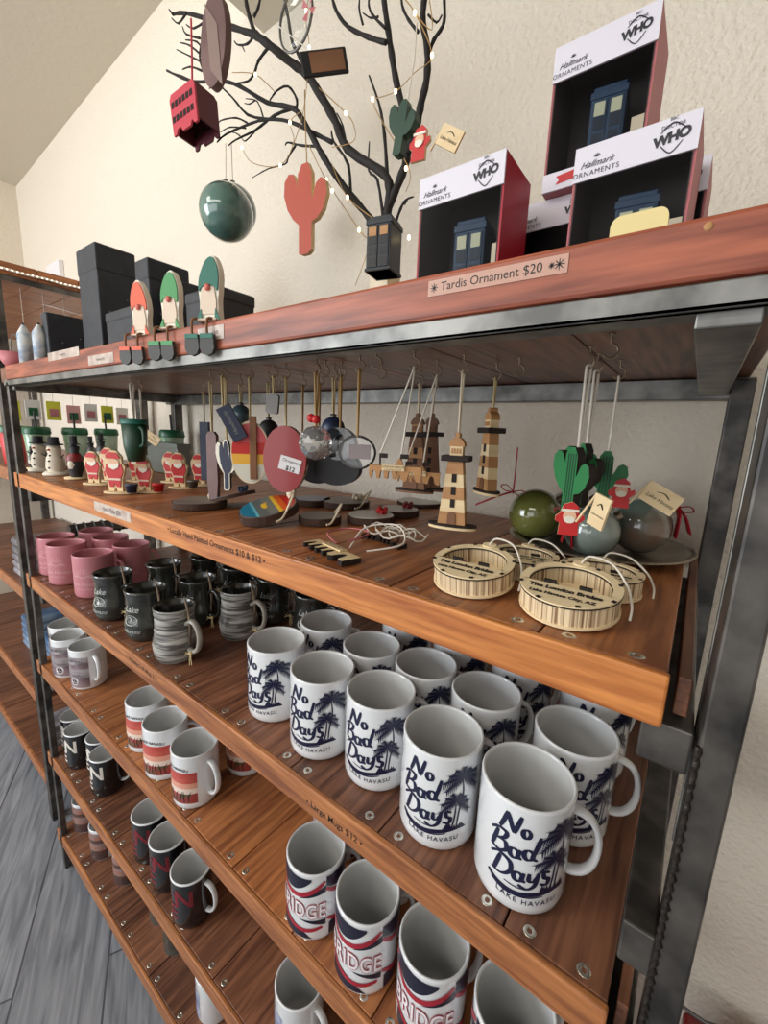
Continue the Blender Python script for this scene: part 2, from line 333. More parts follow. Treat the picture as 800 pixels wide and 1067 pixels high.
for li, z in enumerate(ZS):
    m = UB(UO); off = (-0.26, -0.26, -0.25, -0.03, -0.03)[li]
    xe = XR
    edges = [XR] + [off - 0.46 * k for k in range(12) if off - 0.46 * k > XL + 0.1 and off - 0.46 * k < XR - 0.1] + [XL]
    th = 0.12 if li < 4 else 0.12
    for a, b in zip(edges[1:], edges[:-1]): m.bbox((a + 0.0025, YF + 0.024, z - th), (b - 0.0025, YB, z), 0.004)
    sh = m.build('shelf', M_plank2 if li in (0, 2) else M_plank, unit)
    m = UB(UO); m.bbox((XL, YF, z - th - 0.002), (XR + 0.002, YF + 0.023, z), 0.006); m.build('front_board', M_fas if li == 0 else M_fas_shaded, sh)
    for a, b in zip(edges[1:], edges[:-1]):
        for x in ((a + 0.065, b - 0.065) if b - a > 0.2 else ((a + b) / 2,)):
            if scr is None: scr = screw_mesh().build('screw', M_screw, sh).data; o = sh.children[-1]
            else: o = bpy.data.objects.new('screw', scr); C.objects.link(o); o.parent = sh
            o.location = (Vector((x, YF + 0.058, z)) - Vector(UO)) * S
    for z0 in (z - th - 0.12,):        # steel cross tubes under every shelf at both ends
        for x0, x1 in ((-0.02, 0.075), (-4.54, -4.45)):
            m = UB(UO); m.bbox((x0, 1.03, z - th - 0.105), (x1, 2.33, z - th - 0.004), 0.005); m.build('cross_tube', M_steel, unit)
    m = UB(UO); m.bbox((0.032, 1.06, z - 0.11), (0.058, 2.3, z - 0.02), 0.003); m.build('end_slat', M_plank, unit)
m = UB(UO); m.bbox((0.012, 1.0, -1.215), (0.08, 2.33, -1.1), 0.006); m.build('cross_tube', M_steel, unit)
m = UB(UO); m.bbox((0.072, 1.2, -1.3), (0.082, 2.2, -0.8), 0.003); 
# paper and engraved labels on the front boards
def fn_front(x0, z0, y=None, tilt=0):
    y = YF - 0.0016 if y is None else y
    return lambda u, v: (x0 + u, y, z0 + v)
def sticker(px0, px1, pymid, w_h, name, parent, matl, yy, txt=None, tsz=0.03, tm=None, bold=0, sh=0, label=None):
    a = onY(px0, pymid[0], yy); b = onY(px1, pymid[1], yy); zc = (a.z + b.z) / 2
    m = UB(UO)
    if matl is not None: m.bbox((a.x, yy, zc - w_h), (b.x, yy + 0.0016, zc + w_h), 0.0004)
    if txt: put_text(m, txt, tsz, lambda u, v: ((a.x + b.x) / 2 + u, yy - 0.0006, zc + v), mi=1, bold=bold, shear=sh)
    return m, (a, b, zc)
M_tape = mat('clear tape label', rgb(196, 152, 134), 0.3)
M_tape2 = mat('pale sticker', rgb(206, 192, 180), 0.4, col2=rgb(170, 150, 140), scale=60)
m, (a, b, zc) = sticker(446, 592, (301, 274), 0.019, 'l', None, M_tape, YF - 0.004)
put_text(m, 'Tardis Ornament $20', 0.0285, lambda u, v: ((a.x + b.x) / 2 - 0.008 + u, YF - 0.0046, zc + v), mi=1)
for cx_, r_ in ((a.x + 0.018, 0.011), (b.x - 0.018, 0.012), (b.x - 0.034, 0.007)):
    for k in range(4):
        q = k * PI / 4; c_, s_ = math.cos(q) * r_, math.sin(q) * r_
        put_ribbon(m, [(cx_ - c_, zc - s_), (cx_ + c_, zc + s_)], 0.0022, lambda u, v: (u, YF - 0.0046, v), 1, brush=False)
m.build('price_label', [M_tape, M_black], topb, label='clear tape price label on the top front board')
for px0, px1, py in ((50, 82, (373, 365)), (92, 118, (377, 371)), (206, 233, (350, 345))):
    m, _ = sticker(px0, px1, py, 0.026, 'l', None, M_tape2, YF - 0.004, 'Ornament $20', 0.018); m.build('price_label', [M_tape2, M_black], topb, label='pale sticker label')
sh2 = [c for c in unit.children if c.name.startswith('shelf')and not c.name.startswith('shelf_top')]
m, _ = sticker(98, 136, (526, 540), 0.03, 'l', None, M_tape2, YF - 0.0016, 'Hand Made $20', 0.04); m.build('price_label', [M_tape2, M_navy], sh2[0])
m = UB(UO); a = onY(184, 553, YF); b = onY(262, 582, YF); put_text(m, '\u2022 Locally Hand Painted Ornaments $10 & $12 \u2022', 0.04, lambda u, v: ((a.x + b.x) / 2 + u, YF - 0.0008, (a.z + b.z) / 2 + v), bold=0.0004); m.build('price_lettering', M_burn, sh2[0])
m = UB(UO); a = onY(134, 686, YF); b = onY(162, 706, YF); put_text(m, '\u2022 Amazing Craft Mugs $15', 0.036, lambda u, v: ((a.x + b.x) / 2 + u, YF - 0.0008, (a.z + b.z) / 2 + v), bold=0.0004); m.build('price_lettering', M_burn, sh2[1])
m = UB(UO); a = onY(322, 838, YF); b = onY(374, 876, YF); put_text(m, '\u2022 Large Mugs $12 \u2022', 0.038, lambda u, v: ((a.x + b.x) / 2 + u, YF - 0.0008, (a.z + b.z) / 2 + v), bold=0.0004); m.build('price_lettering', M_burn, sh2[1])
# cup hooks under the top
HOOKZ = 0.29
hook_me = None
def hook(x, y, rz=0.0):
    global hook_me
    if hook_me is None:
        m = MB(); p = [(0, 0, 0), (0, 0, -0.025)] + [(0.020 * math.sin(q), 0, -0.045 + 0.020 * math.cos(q)) for q in [0.2 + i * 0.45 for i in range(10)]]
        m.tube(p, 0.0035, 6); m.lathe([(0, -0.004), (0.009, -0.004), (0.009, 0)], 10); hook_me = m.build('cup_hook', M_hook, unit).data; o = unit.children[-1]
        o = [c for c in unit.children if c.name == 'cup_hook'][0]
    else: o = bpy.data.objects.new('cup_hook', hook_me); C.objects.link(o); o.parent = unit
    o.location = (Vector((x, y, HOOKZ + 0.003)) - Vector(UO)) * S; o.rotation_euler = (0, 0, rz)
    return (x, y, HOOKZ - 0.062)

# ------------------------------------------------------------------ mugs
def cyl(r, phi0, z0, off=0.0012, rf=None):
    return lambda x, y: ((((rf(z0 + y) if rf else r) + off) * math.cos(phi0 + x / r)), ((rf(z0 + y) if rf else r) + off) * math.sin(phi0 + x / r), z0 + y)
def mug_parts(t, r, h, mo, mi_, rim=None, hang=0.1, hm=None, handle=True):
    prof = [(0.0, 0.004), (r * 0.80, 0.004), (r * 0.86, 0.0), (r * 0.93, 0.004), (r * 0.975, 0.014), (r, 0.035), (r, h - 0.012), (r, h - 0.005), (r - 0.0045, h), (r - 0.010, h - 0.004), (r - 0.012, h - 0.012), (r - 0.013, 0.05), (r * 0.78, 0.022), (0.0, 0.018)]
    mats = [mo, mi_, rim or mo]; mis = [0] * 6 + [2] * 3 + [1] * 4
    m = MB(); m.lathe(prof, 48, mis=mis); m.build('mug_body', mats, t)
    if handle:
        m = MB(); c, s_ = math.cos(hang), math.sin(hang); pts = []
        for i in range(15):
            q = PI * (0.5 - i / 14); rr = 0.088 * max(math.cos(q), 0) ** 0.7
            zz = h * 0.52 + h * 0.29 * math.sin(q)
            pts.append(((r - 0.006 + rr * 0.92) * c, (r - 0.006 + rr * 0.92) * s_, zz))
        pts = [((r - 0.005) * c, (r - 0.005) * s_, h * 0.81)] + [(p[0] if i else (r + 0.012) * c, p[1] if i else (r + 0.012) * s_, p[2]) for i, p in enumerate(pts[:-1])] + [((r + 0.012) * c, (r + 0.012) * s_, h * 0.23), ((r - 0.005) * c, (r - 0.005) * s_, h * 0.23)]
        m.tube(pts, [0.018] + [0.0185] * (len(pts) - 2) + [0.018], 10, flat=0.6, upv=(-s_, c, 0)); m.build('handle', hm or mo, t)
def decal(t, name, m, mats): return m.build(name, mats, t)
def frond(mb, fn, x, y, ang, L, mi=0):
    n = 9; P = []
    for i in range(n + 1):
        t = i / n; P.append((x + L * t * math.cos(ang), y + L * t * math.sin(ang) - 0.42 * L * t * t))
    put_ribbon(mb, P, 2.4, fn, mi, brush=False, k=1)
    for i in range(1, n + 1):
        for sgn in (1, -1):
            ll = L * 0.36 * (1 - 0.5 * abs(i / n - 0.4)); dx = P[i][0] - P[i - 1][0]; dy = P[i][1] - P[i - 1][1]; a = math.atan2(dy, dx) + sgn * -0.95
            ex, ey = P[i][0] + ll * math.cos(a), P[i][1] + ll * math.sin(a) - ll * 0.45
            mb.add([fn(*P[i - 1]), fn(P[i][0], P[i][1]), fn(ex, ey)], [(0, 1, 2)], mi)
def nbd_print(t, r, h):
    k = 0.285 / 100; g = cyl(r, -PI / 2 + 0.30, 0.045); fn = lambda x, y: g((x - 47) * k, y * k * 1.03)
    m = MB(); w_ = 5.2
    for st in ([(12, 78), (16, 88), (19, 99)], [(19, 99), (23, 89), (27, 79)], [(27, 79), (30, 89), (33, 100)], loop2(39, 83, 3.6, 4.6),
               [(5, 51), (8, 62), (11, 74)], [(3, 70), (11, 76), (20, 75), (18, 68), (10, 63)], [(10, 63), (19, 64), (21, 56), (14, 51), (4, 52)],
               loop2(29, 57, 4.4, 5.2), [(35, 63), (33, 55), (37, 53)], loop2(43, 60, 4.4, 5.4), [(53, 82), (50, 69), (47, 58), (52, 55)],
               [(10, 25), (13, 36), (16, 47)], [(5, 43), (14, 49), (26, 45), (27, 34), (18, 26), (7, 26)],
               loop2(35, 32, 4.2, 5.0), [(41, 38), (39, 30), (43, 28)], [(46, 39), (46, 31), (51, 31), (55, 40)], [(55, 41), (52, 26), (44, 20), (36, 23)],
               [(67, 41), (61, 42), (61, 36), (66, 33), (64, 27), (57, 28)]):
        put_ribbon(m, st, w_, fn, 0, nib=0.6)
    put_ribbon(m, [(4, 20), (16, 14), (34, 12), (54, 15), (80, 20)], 5.0, fn, 0, brush=False, k=6)
    put_ribbon(m, [(8, 14), (24, 9.5), (46, 10), (62, 13)], 1.6, fn, 0, brush=False, k=6)
    put_ribbon(m, [(22, 21), (38, 19), (50, 22)], 1.4, fn, 0, brush=False)
    g2 = lambda u, v: fn(46 + u, 3.5 + v + 0.004 * u * u); put_text(m, 'LAKE HAVASU', 8.2, g2, spacing=1.25, bold=0.05)
    m.build('printed_lettering', M_navy, t)
    m = MB()
    put_ribbon(m, [(74, 18), (76, 40), (80, 62), (78, 84)], 2.2, fn, 0, brush=False, k=5); put_ribbon(m, [(68, 18), (71, 34), (72, 52)], 2.2, fn, 0, brush=False, k=5)
    for cx_, cy_, R_, n_ in ((79, 84, 25, 9), (72, 54, 20, 8)):
        for i in range(n_): frond(m, fn, cx_, cy_, -0.35 + (PI + 0.7) * i / (n_ - 1), R_ * random.uniform(0.85, 1.1))
    for i in range(9): x = 60 + i * 3; m.add([fn(x - 3, 17), fn(x + 3, 18), fn(x + random.uniform(-1, 2), 25 + random.uniform(-3, 4))], [(0, 1, 2)])
    m.build('printed_palm_trees', M_navy, t)
def place(proto, loc, rz, label, first=[None]):
    pass
class Proto:
    """the first thing of a kind is built, the others are copies of it (one prototype per handle angle)"""
    def __init__(s, name, cat, group, fn): s.n = name; s.c = cat; s.g = group; s.fn = fn; s.o = {}
    def at(s, loc, label, rz=0.0, hang=None):
        if hang not in s.o:
            o = thing(s.n, label, s.c, loc, 0, s.g); s.fn(o) if hang is None else s.fn(o, hang); o.rotation_euler.z = rz; s.o[hang] = o; return o
        return dup(s.o[hang], loc, rz, label, s.g)
z3 = ZS[1]
nbd = Proto('coffee_mug', 'mug', 'white mugs with navy palm tree print', lambda t, hang: (mug_parts(t, 0.141, 0.367, M_white, M_whitein, hang=hang), nbd_print(t, 0.141, 0.367)))
L_ = ['white palm tree mug at the left end of the front row', 'white palm tree mug second from left in the front row', 'white palm tree mug in the middle of the front row', 'white palm tree mug second from right in the front row', 'large nearest white palm tree mug at the right end of the front row']
for i, (x, y) in enumerate(((-1.539, 1.244), (-1.198, 1.22), (-0.902, 1.258), (-0.587, 1.209), (-0.284, 1.203))): nbd.at((x, y, z3), L_[i], (-0.04, 0.12, 0.06, 0.08, 0.2)[i], 0.05 if i == 4 else 0.8)
L_ = ['white palm tree mug at the left end of the second row', 'white palm tree mug second from left in the second row', 'white palm tree mug in the middle of the second row', 'white palm tree mug second from right in the second row', 'white palm tree mug at the right end of the second row, handle by the post']
for i, (x, y) in enumerate(((-1.509, 1.56), (-1.159, 1.52), (-0.866, 1.55), (-0.566, 1.534), (-0.215, 1.52))): nbd.at((x, y, z3), L_[i], (0.05, 0, 0.05, 0, 0.2)[i], 0.05 if i == 4 else 0.8)
for i, x in enumerate((-1.18, -0.85, -0.53, -0.21)): nbd.at((x, 1.87 + 0.005 * i, z3), 'white palm tree mug in the third row, %s' % ('leftmost', 'second from left', 'second from right', 'rightmost')[i], 0.1, 0.8)

def pink_deco(t, r=0.143, h=0.345):
    g = cyl(r, -PI / 2 + 0.65, 0.05); m = MB()
    put_text(m, 'Lake Havasu', 0.045, lambda u, v: g(u, 0.07 + v), shear=0.3); put_text(m, 'ARIZONA', 0.026, lambda u, v: g(u, 0.03 + v), spacing=1.2)
    for q in range(10):
        a = PI * q / 9; put_ribbon(m, [(0.035 * math.cos(a), 0.13 + 0.03 * math.sin(a)), (0.075 * math.cos(a), 0.13 + 0.07 * math.sin(a))], 0.004, g, brush=False)
    put_ribbon(m, [(-0.08, 0.125), (-0.04, 0.14), (0, 0.125), (0.04, 0.14), (0.08, 0.125)], 0.005, g, brush=False); m.build('etched_design', M_pinkl, t)
pk = Proto('coffee_mug', 'mug', 'pink mugs at the left end', lambda t: (mug_parts(t, 0.143, 0.345, M_pink, M_pink, hang=0.9), pink_deco(t)))
for (x, y), l in zip(((-4.59, 1.205), (-4.262, 1.189), (-3.799, 1.231), (-4.59, 1.53), (-4.243, 1.524), (-3.872, 1.55)), ('pink mug at the far left end of the front row', 'pink mug in the middle of the front row', 'pink mug at the right of the front row beside a dark mug', 'pink mug behind the leftmost pink mug', 'pink mug behind the middle pink mug', 'pink mug behind the rightmost pink mug')): pk.at((x, y, z3), l)

def stein(t, r=0.125, h=0.33, grey=False):
    mo, hm = (M_carve, M_carveh) if grey else (M_stein, M_stein)
    rf0 = [(0.0, 0.90), (0.1, 1.02), (0.3, 1.08), (0.55, 0.96), (0.8, 0.92), (1.0, 1.0)]
    def rf(z):
        u = max(0, min(1, z / h))
        for (a, ra), (b, rb) in zip(rf0[:-1], rf0[1:]):
            if u <= b: t_ = (u - a) / (b - a); t_ = t_ * t_ * (3 - 2 * t_); return r * (ra + (rb - ra) * t_)
        return r
    prof = [(0, 0.003), (r * 0.85, 0.0)] + [(rf(h * i / 22) + (0.003 * (i % 2) if grey and 2 < i < 21 else 0), h * i / 22 + (0.004 if i == 0 else 0)) for i in range(23)] + [(r - 0.006, h + 0.003), (r - 0.012, h - 0.004), (r - 0.016, h * 0.6), (r * 0.85, 0.03), (0, 0.025)]
    m = MB(); m.lathe(prof, 40, mis=[0] * (len(prof) - 6) + [1] * 5); m.build('mug_body', [mo, M_stein], t)
    hang = 0.15; c, s_ = math.cos(hang), math.sin(hang)
    m = MB(); P = [(r * 0.93, h * 0.72), (r + 0.04, h * 0.80), (r + 0.085, h * 0.70), (r + 0.1, h * 0.5), (r + 0.08, h * 0.3), (r + 0.03, h * 0.22), (r * 0.98, h * 0.26)]
    m.tube([(p.x * c, p.x * s_, p.y) for p in [Vector((q[0], q[1], 0)) for q in smoothpath([(a, b, 0) for a, b in P], 3)]], 0.019, 8, flat=0.75, upv=(-s_, c, 0)); m.build('handle', hm, t)
    m = MB(); P = smoothpath([(r + 0.0, 0, h * 0.25), (r + 0.018, 0, h * 0.6), (r + 0.008, 0, h * 0.95), (r - 0.02, 0, h * 1.22)], 4)
    m.tube([(p.x * c, p.x * s_, p.z) for p in P], [0.008] * (len(P) - 4) + [0.007, 0.006, 0.0045, 0.002], 6); m.build('antler_tine', M_antler, t)
    if not grey:
        m = MB(); g = cyl(r, -PI / 2 + 0.35, 0.04, 0.003, rf)
        put_text(m, 'Lake', 0.055, lambda u, v: g(u, 0.18 + v), shear=0.4, bold=0.0008); put_text(m, 'Havasu', 0.04, lambda u, v: g(u, 0.04 + v), shear=0.4, bold=0.0006)
        put_ribbon(m, loop2(0, 0.11, 0.045, 0.03), 0.008, g, brush=True); put_ribbon(m, [(-0.045, 0.1), (-0.01, 0.13), (0.02, 0.1), (0.05, 0.12)], 0.007, g)
        m.build('etched_design', M_steinl, t)
    m = MB(); hx, hz = r + 0.045, h * 0.22
    for dx, dz in ((-0.05, -0.03), (-0.06, 0.0), (0.02, -0.06), (0.045, -0.05)): m.tube([(hx * c, hx * s_ - 0.02, hz), ((hx + dx * .6) * c, hx * s_ - 0.035, hz + dz * .3), ((hx + dx) * c, hx * s_ - 0.04, hz + dz)], 0.0028, 5)
    m.ball((hx * c, hx * s_ - 0.021, hz), 0.013, 10); m.build('raffia_bow', M_raf, t)
M_antler = mat('horn', rgb(92, 76, 64), 0.35, col2=rgb(150, 130, 108), scale=30)
M_carve = mat('carved grey stoneware', rgb(78, 76, 72), 0.35, coat=0.3, col2=rgb(176, 174, 168), scale=14, stretch=(1, 1, 14), lo=0.42, hi=0.58, bump=0.5)
M_carveh = mat('grey handle', rgb(150, 146, 136), 0.35, coat=0.3, col2=rgb(176, 172, 160), scale=20)
st = Proto('craft_mug', 'mug', 'dark green etched craft mugs', lambda t: stein(t))
for (x, y), l in zip(((-3.24, 1.16), (-2.78, 1.177), (-3.2, 1.50), (-2.72, 1.50), (-3.15, 1.82), (-2.75, 1.85), (-2.35, 1.88), (-1.93, 1.86)), ('dark bellied craft mug next to the pink mugs in front', 'dark bellied craft mug with pale etching beside the grey carved mug', 'dark craft mug second row, left one', 'dark craft mug second row behind the etched one', 'dark craft mug at the back left', 'dark craft mug at the back, second from left', 'dark craft mug at the back, third from left', 'dark craft mug at the back right behind the white mugs')): st.at((x, y, z3), l)
sg = Proto('craft_mug', 'mug', 'grey carved craft mugs', lambda t: stein(t, 0.116, 0.33, True))
sg.at((-2.375, 1.16, z3), 'pale grey bark-ringed craft mug with raffia bow at front edge'); sg.at((-2.335, 1.57, z3), 'dark grey carved craft mug behind the bark-ringed one', 0.1)

# second mug shelf
z4 = ZS[2]
def photo_print(t, r, rows, z0, w_, phi=-PI / 2, extra=None, nm='printed_picture'):
    g = cyl(r, phi, z0); m = MB(); mats = []
    for i, (a, b, mt) in enumerate(rows): mats.append(mt); band(m, -w_, w_, lambda x, a=a: a, lambda x, b=b: b, g, i, 16)
    if extra: extra(m, g, mats)
    m.build(nm, mats, t)
M_p1 = mat('photo grey', rgb(176, 170, 172), 0.3, col2=rgb(110, 98, 104), scale=26, stretch=(1, 1, 3)); M_p2 = mat('photo mauve', rgb(92, 72, 80), 0.3, col2=rgb(150, 130, 134), scale=34)
def skull(m, g, mats):
    mats += [M_white, M_black]; k = len(mats) - 2
    g1 = lambda x, y: (lambda p: (p[0] * 1.006, p[1] * 1.006, p[2]))(g(x, y)); g3 = lambda x, y: (lambda p: (p[0] * 1.012, p[1] * 1.012, p[2]))(g(x, y))
    pts = ell(0.03, 0.055, 0.034, 0.036, 16); m.add([g1(*p) for p in pts], [list(range(16))], k)
    for dx in (-0.013, 0.013): pts = ell(0.03 + dx, 0.06, 0.009, 0.009, 8); m.add([g3(*p) for p in pts], [list(range(8))], k + 1)
    put_ribbon(m, [(0.012, 0.036), (0.048, 0.036)], 0.006, g3, k + 1, brush=False)
    put_text(m, 'LAKE HAVASU', 0.03, lambda u, v: g1(u + 0.01, 0.235 + v), mi=k + 1)
gm = Proto('coffee_mug', 'mug', 'white photo mugs with a grey desert picture', lambda t, hang: (mug_parts(t, 0.133, 0.36, M_white, M_whitein, hang=hang), photo_print(t, 0.133, [(0, 0.09, M_p2), (0.09, 0.17, M_p1), (0.17, 0.2, M_p2), (0.2, 0.27, M_p1)], 0.03, 0.15, -PI / 2 + 0.15, skull)))
for (x, y), l in zip(((-4.57, 1.205), (-4.29, 1.144), (-3.98, 1.183)), ('grey desert picture mug, leftmost of the three', 'grey desert picture mug in the middle of the three', 'grey desert picture mug with its handle showing, rightmost')): gm.at((x, y, z4), l, 0.0 if x > -4 else 0.25, 0.05 if x > -4 else 0.9)
M_s1 = mat('sunset red', rgb(176, 60, 58), 0.3, col2=rgb(204, 100, 84), scale=14, stretch=(1, 1, 4)); M_s2 = mat('sunset peach', rgb(222, 156, 132), 0.3); M_s3 = mat('sunset pale', rgb(232, 210, 196), 0.3)
M_s4 = mat('desert ink', rgb(74, 84, 56), 0.3, col2=rgb(170, 60, 60), scale=45)
def sun_x(m, g, mats):
    mats += [M_burn]; k = len(mats) - 1; g1 = lambda x, y: (lambda p: (p[0] * 1.006, p[1] * 1.006, p[2]))(g(x, y))
    put_text(m, 'LAKE HAVASU', 0.026, lambda u, v: g1(u, 0.247 + v - 1.2 * u * u), mi=k, bold=0.0004)
    for i in range(7):
        x = -0.08 + i * 0.027; put_ribbon(m, [(x, 0.03), (x + random.uniform(-.01, .01), 0.07), (x + random.uniform(-.02, .02), 0.10)], 0.006, g1, k)
sm = Proto('coffee_mug', 'mug', 'white mugs with a red desert sunset picture', lambda t, hang: (mug_parts(t, 0.135, 0.357, M_white, M_whitein, hang=hang), photo_print(t, 0.135, [(0.02, 0.085, M_s4), (0.085, 0.12, M_s3), (0.12, 0.155, M_s2), (0.155, 0.225, M_s1)], 0.03, 0.13, -PI / 2 + 0.15, sun_x)))
for (x, y), l in zip(((-2.875, 1.18), (-2.547, 1.147), (-2.206, 1.157), (-2.17, 1.5)), ('red sunset mug, leftmost of the row', 'red sunset mug in the middle of the row', 'red sunset mug with its handle facing right, rightmost', 'red sunset mug standing behind the rightmost one')): sm.at((x, y, z4), l, 0.0 if x > -2.3 else 0.3, 0.1 if x > -2.3 else 0.75)
M_brn = mat('wrap navy', rgb(24, 26, 48), 0.3); M_brr = mat('wrap red', rgb(168, 34, 52), 0.3); M_brw = mat('wrap white', rgb(232, 228, 232), 0.2)
def bridge_print(t, r=0.135, h=0.365):
    P0 = -PI / 2 + 0.15; g = cyl(r, P0, 0.0, 0.0010); ga = cyl(r, P0, 0, 0.0018); gb = cyl(r, P0, 0, 0.0026); m = MB()
    for k in (-2, -1, 0, 1, 2):
        c0 = k * 0.25 - 0.0
        if abs(k) > 1: continue
        # navy wedges under the rim and above the foot
        band(m, c0 - 0.125, c0 + 0.06, lambda x: 0.345 - 0.075 * max(0, 1 - ((x - c0 + 0.05) / 0.12) ** 2), lambda x: 0.345, ga, 0)
        band(m, c0 - 0.11, c0 + 0.08, lambda x: 0.028, lambda x: 0.028 + 0.07 * max(0, 1 - ((x - c0 + 0.07) / 0.13) ** 2), ga, 0)
        band(m, c0 + 0.0, c0 + 0.125, lambda x: 0.235 + 0.3 * (x - c0) * 0.9, lambda x: 0.235 + 0.62 * (x - c0) * 0.9, ga, 0)
        band(m, c0 + 0.0, c0 + 0.125, lambda x: 0.125 - 0.25 * (x - c0), lambda x: 0.125, ga, 0)
        put_ribbon(m, [(c0 - 0.125, 0.285), (c0 - 0.07, 0.25), (c0, 0.252), (c0 + 0.07, 0.285), (c0 + 0.12, 0.325)], 0.022, gb, 1, brush=False, k=6)
        put_ribbon(m, [(c0 - 0.12, 0.125), (c0 - 0.05, 0.085), (c0 + 0.03, 0.07), (c0 + 0.11, 0.085)], 0.020, gb, 1, brush=False, k=6)
    for tx, cx_ in (('BRIDGE', 0.0), ('LONDON', 0.42)):
        put_text(m, tx, 0.085, lambda u, v: (lambda p: (p[0] * 1.018, p[1] * 1.018, p[2]))(g(cx_ + u * 0.80, 0.172 + v * 1.25)), mi=1, bold=0.0042, spacing=1.1)
        put_text(m, tx, 0.085, lambda u, v: (lambda p: (p[0] * 1.024, p[1] * 1.024, p[2]))(g(cx_ + u * 0.80, 0.172 + v * 1.25)), mi=2, bold=0.0012, spacing=1.1)
    m.build('wraparound_print', [M_brn, M_brr, M_brw], t)
bm_ = Proto('coffee_mug', 'mug', 'red white and navy bridge mugs', lambda t: (mug_parts(t, 0.135, 0.365, M_white, M_whitein, hang=0.9), bridge_print(t)))
for (x, y), l in zip(((-1.155, 1.155), (-0.85, 1.158), (-0.545, 1.185), (-0.235, 1.19), (-1.3, 1.47), (-0.95, 1.49)), ('BRIDGE mug, leftmost in the front row', 'BRIDGE mug, second from left in the front row', 'BRIDGE mug, third from left in the front row', 'BRIDGE mug cut by the bottom frame edge, rightmost', 'BRIDGE mug behind the leftmost one', 'BRIDGE mug behind the second one')): bm_.at((x, y, z4), l, 0.05)
z5 = ZS[3]
def ne_print(t, mt=None, letters=('N', 'E'), r=0.125):
    g = cyl(r, -PI / 2 + 0.5, 0.04); m = MB()
    put_text(m, 'N', 0.17, lambda u, v: g(u + 0.02, 0.2 + v), bold=0.004); put_text(m, 'E', 0.15, lambda u, v: g(u - 0.06, 0.09 + v), bold=0.003)
    put_ribbon(m, [(-0.09, 0.2), (-0.05, 0.24), (-0.04, 0.17)], 0.01, g); m.build('printed_letters', mt, t)
M_ivory = mat('ivory ink', rgb(222, 214, 204), 0.4)
ne = Proto('coffee_mug', 'mug', 'black mugs with ivory letters', lambda t: (mug_parts(t, 0.125, 0.365, M_blackc, M_whitein, M_white, hang=0.8, hm=M_white), ne_print(t, M_ivory)))
for (x, y), l in zip(((-4.61, 1.217), (-4.35, 1.17), (-4.09, 1.26), (-3.83, 1.2)), ('black lettered mug, leftmost of four', 'black lettered mug, second from left of four', 'black lettered mug, third from left of four', 'black lettered mug, rightmost of four with white handle')): ne.at((x, y, z5), l, -0.1)
rn = Proto('coffee_mug', 'mug', 'black mugs with dark red letters', lambda t, hang: (mug_parts(t, 0.128, 0.365, M_blackc, M_whitein, M_white, hang=hang, hm=M_white), ne_print(t, M_redink, r=0.128)))
for (x, y), l, rz in zip(((-2.94, 1.175), (-2.64, 1.164), (-2.31, 1.149)), ('black red-lettered mug, leftmost, handle turned left', 'black red-lettered mug in the middle', 'black red-lettered mug, rightmost'), (0, 0, 0)): rn.at((x, y, z5), l, rz, 2.8 if x < -2.9 else 0.85 if x < -2.5 else 0.25)
M_blu = mat('blue ink', rgb(96, 116, 158), 0.3, col2=rgb(210, 214, 224), scale=22)
wb = Proto('coffee_mug', 'mug', 'white mugs with a blue picture', lambda t: (mug_parts(t, 0.13, 0.365, M_white, M_whitein, hang=0.0), photo_print(t, 0.13, [(0.02, 0.24, M_blu)], 0.03, 0.09, -PI / 2 - 0.6)))
wb.at((-1.304, 1.194, z5), 'white mug with blue picture cut by the bottom frame edge')
z6 = ZS[4]
wb.at((-2.25, 1.25, z6), 'white mug with blue picture at the bottom of the frame on the lowest shelf')
M_f1 = mat('faded photo', rgb(136, 128, 128), 0.3, col2=rgb(160, 104, 84), scale=24, stretch=(1, 1, 3)); M_f2 = mat('faded brown', rgb(110, 66, 52), 0.35, col2=rgb(70, 60, 60), scale=30)
fm = Proto('coffee_mug', 'mug', 'brown and grey photo mugs on the lowest shelf', lambda t: (mug_parts(t, 0.12, 0.34, M_white, M_whitein, hang=0.6), photo_print(t, 0.12, [(0.0, 0.1, M_f2), (0.1, 0.18, M_f1), (0.18, 0.22, M_f2), (0.22, 0.29, M_f1)], 0.02, 0.17, -PI / 2)))
for (x, y), l in zip(((-4.56, 1.22), (-4.12, 1.22), (-3.7, 1.26)), ('brown picture mug on the lowest shelf, leftmost', 'brown picture mug on the lowest shelf, middle', 'brown picture mug on the lowest shelf, right')): fm.at((x, y, z6), l)
M_d1 = mat('dark photo', rgb(58, 52, 46), 0.3, col2=rgb(84, 84, 78), scale=30)
dm = Proto('coffee_mug', 'mug', 'dark picture mugs on the lowest shelf', lambda t: (mug_parts(t, 0.105, 0.31, M_white, M_whitein, hang=0.1), photo_print(t, 0.105, [(0.0, 0.26, M_d1)], 0.02, 0.15, -PI / 2 - 0.3)))
for (x, y), l in zip(((-3.13, 1.30), (-2.83, 1.27)), ('dark picture mug on the lowest shelf, left one', 'dark picture mug on the lowest shelf with white handle, right one')): dm.at((x, y, z6), l)
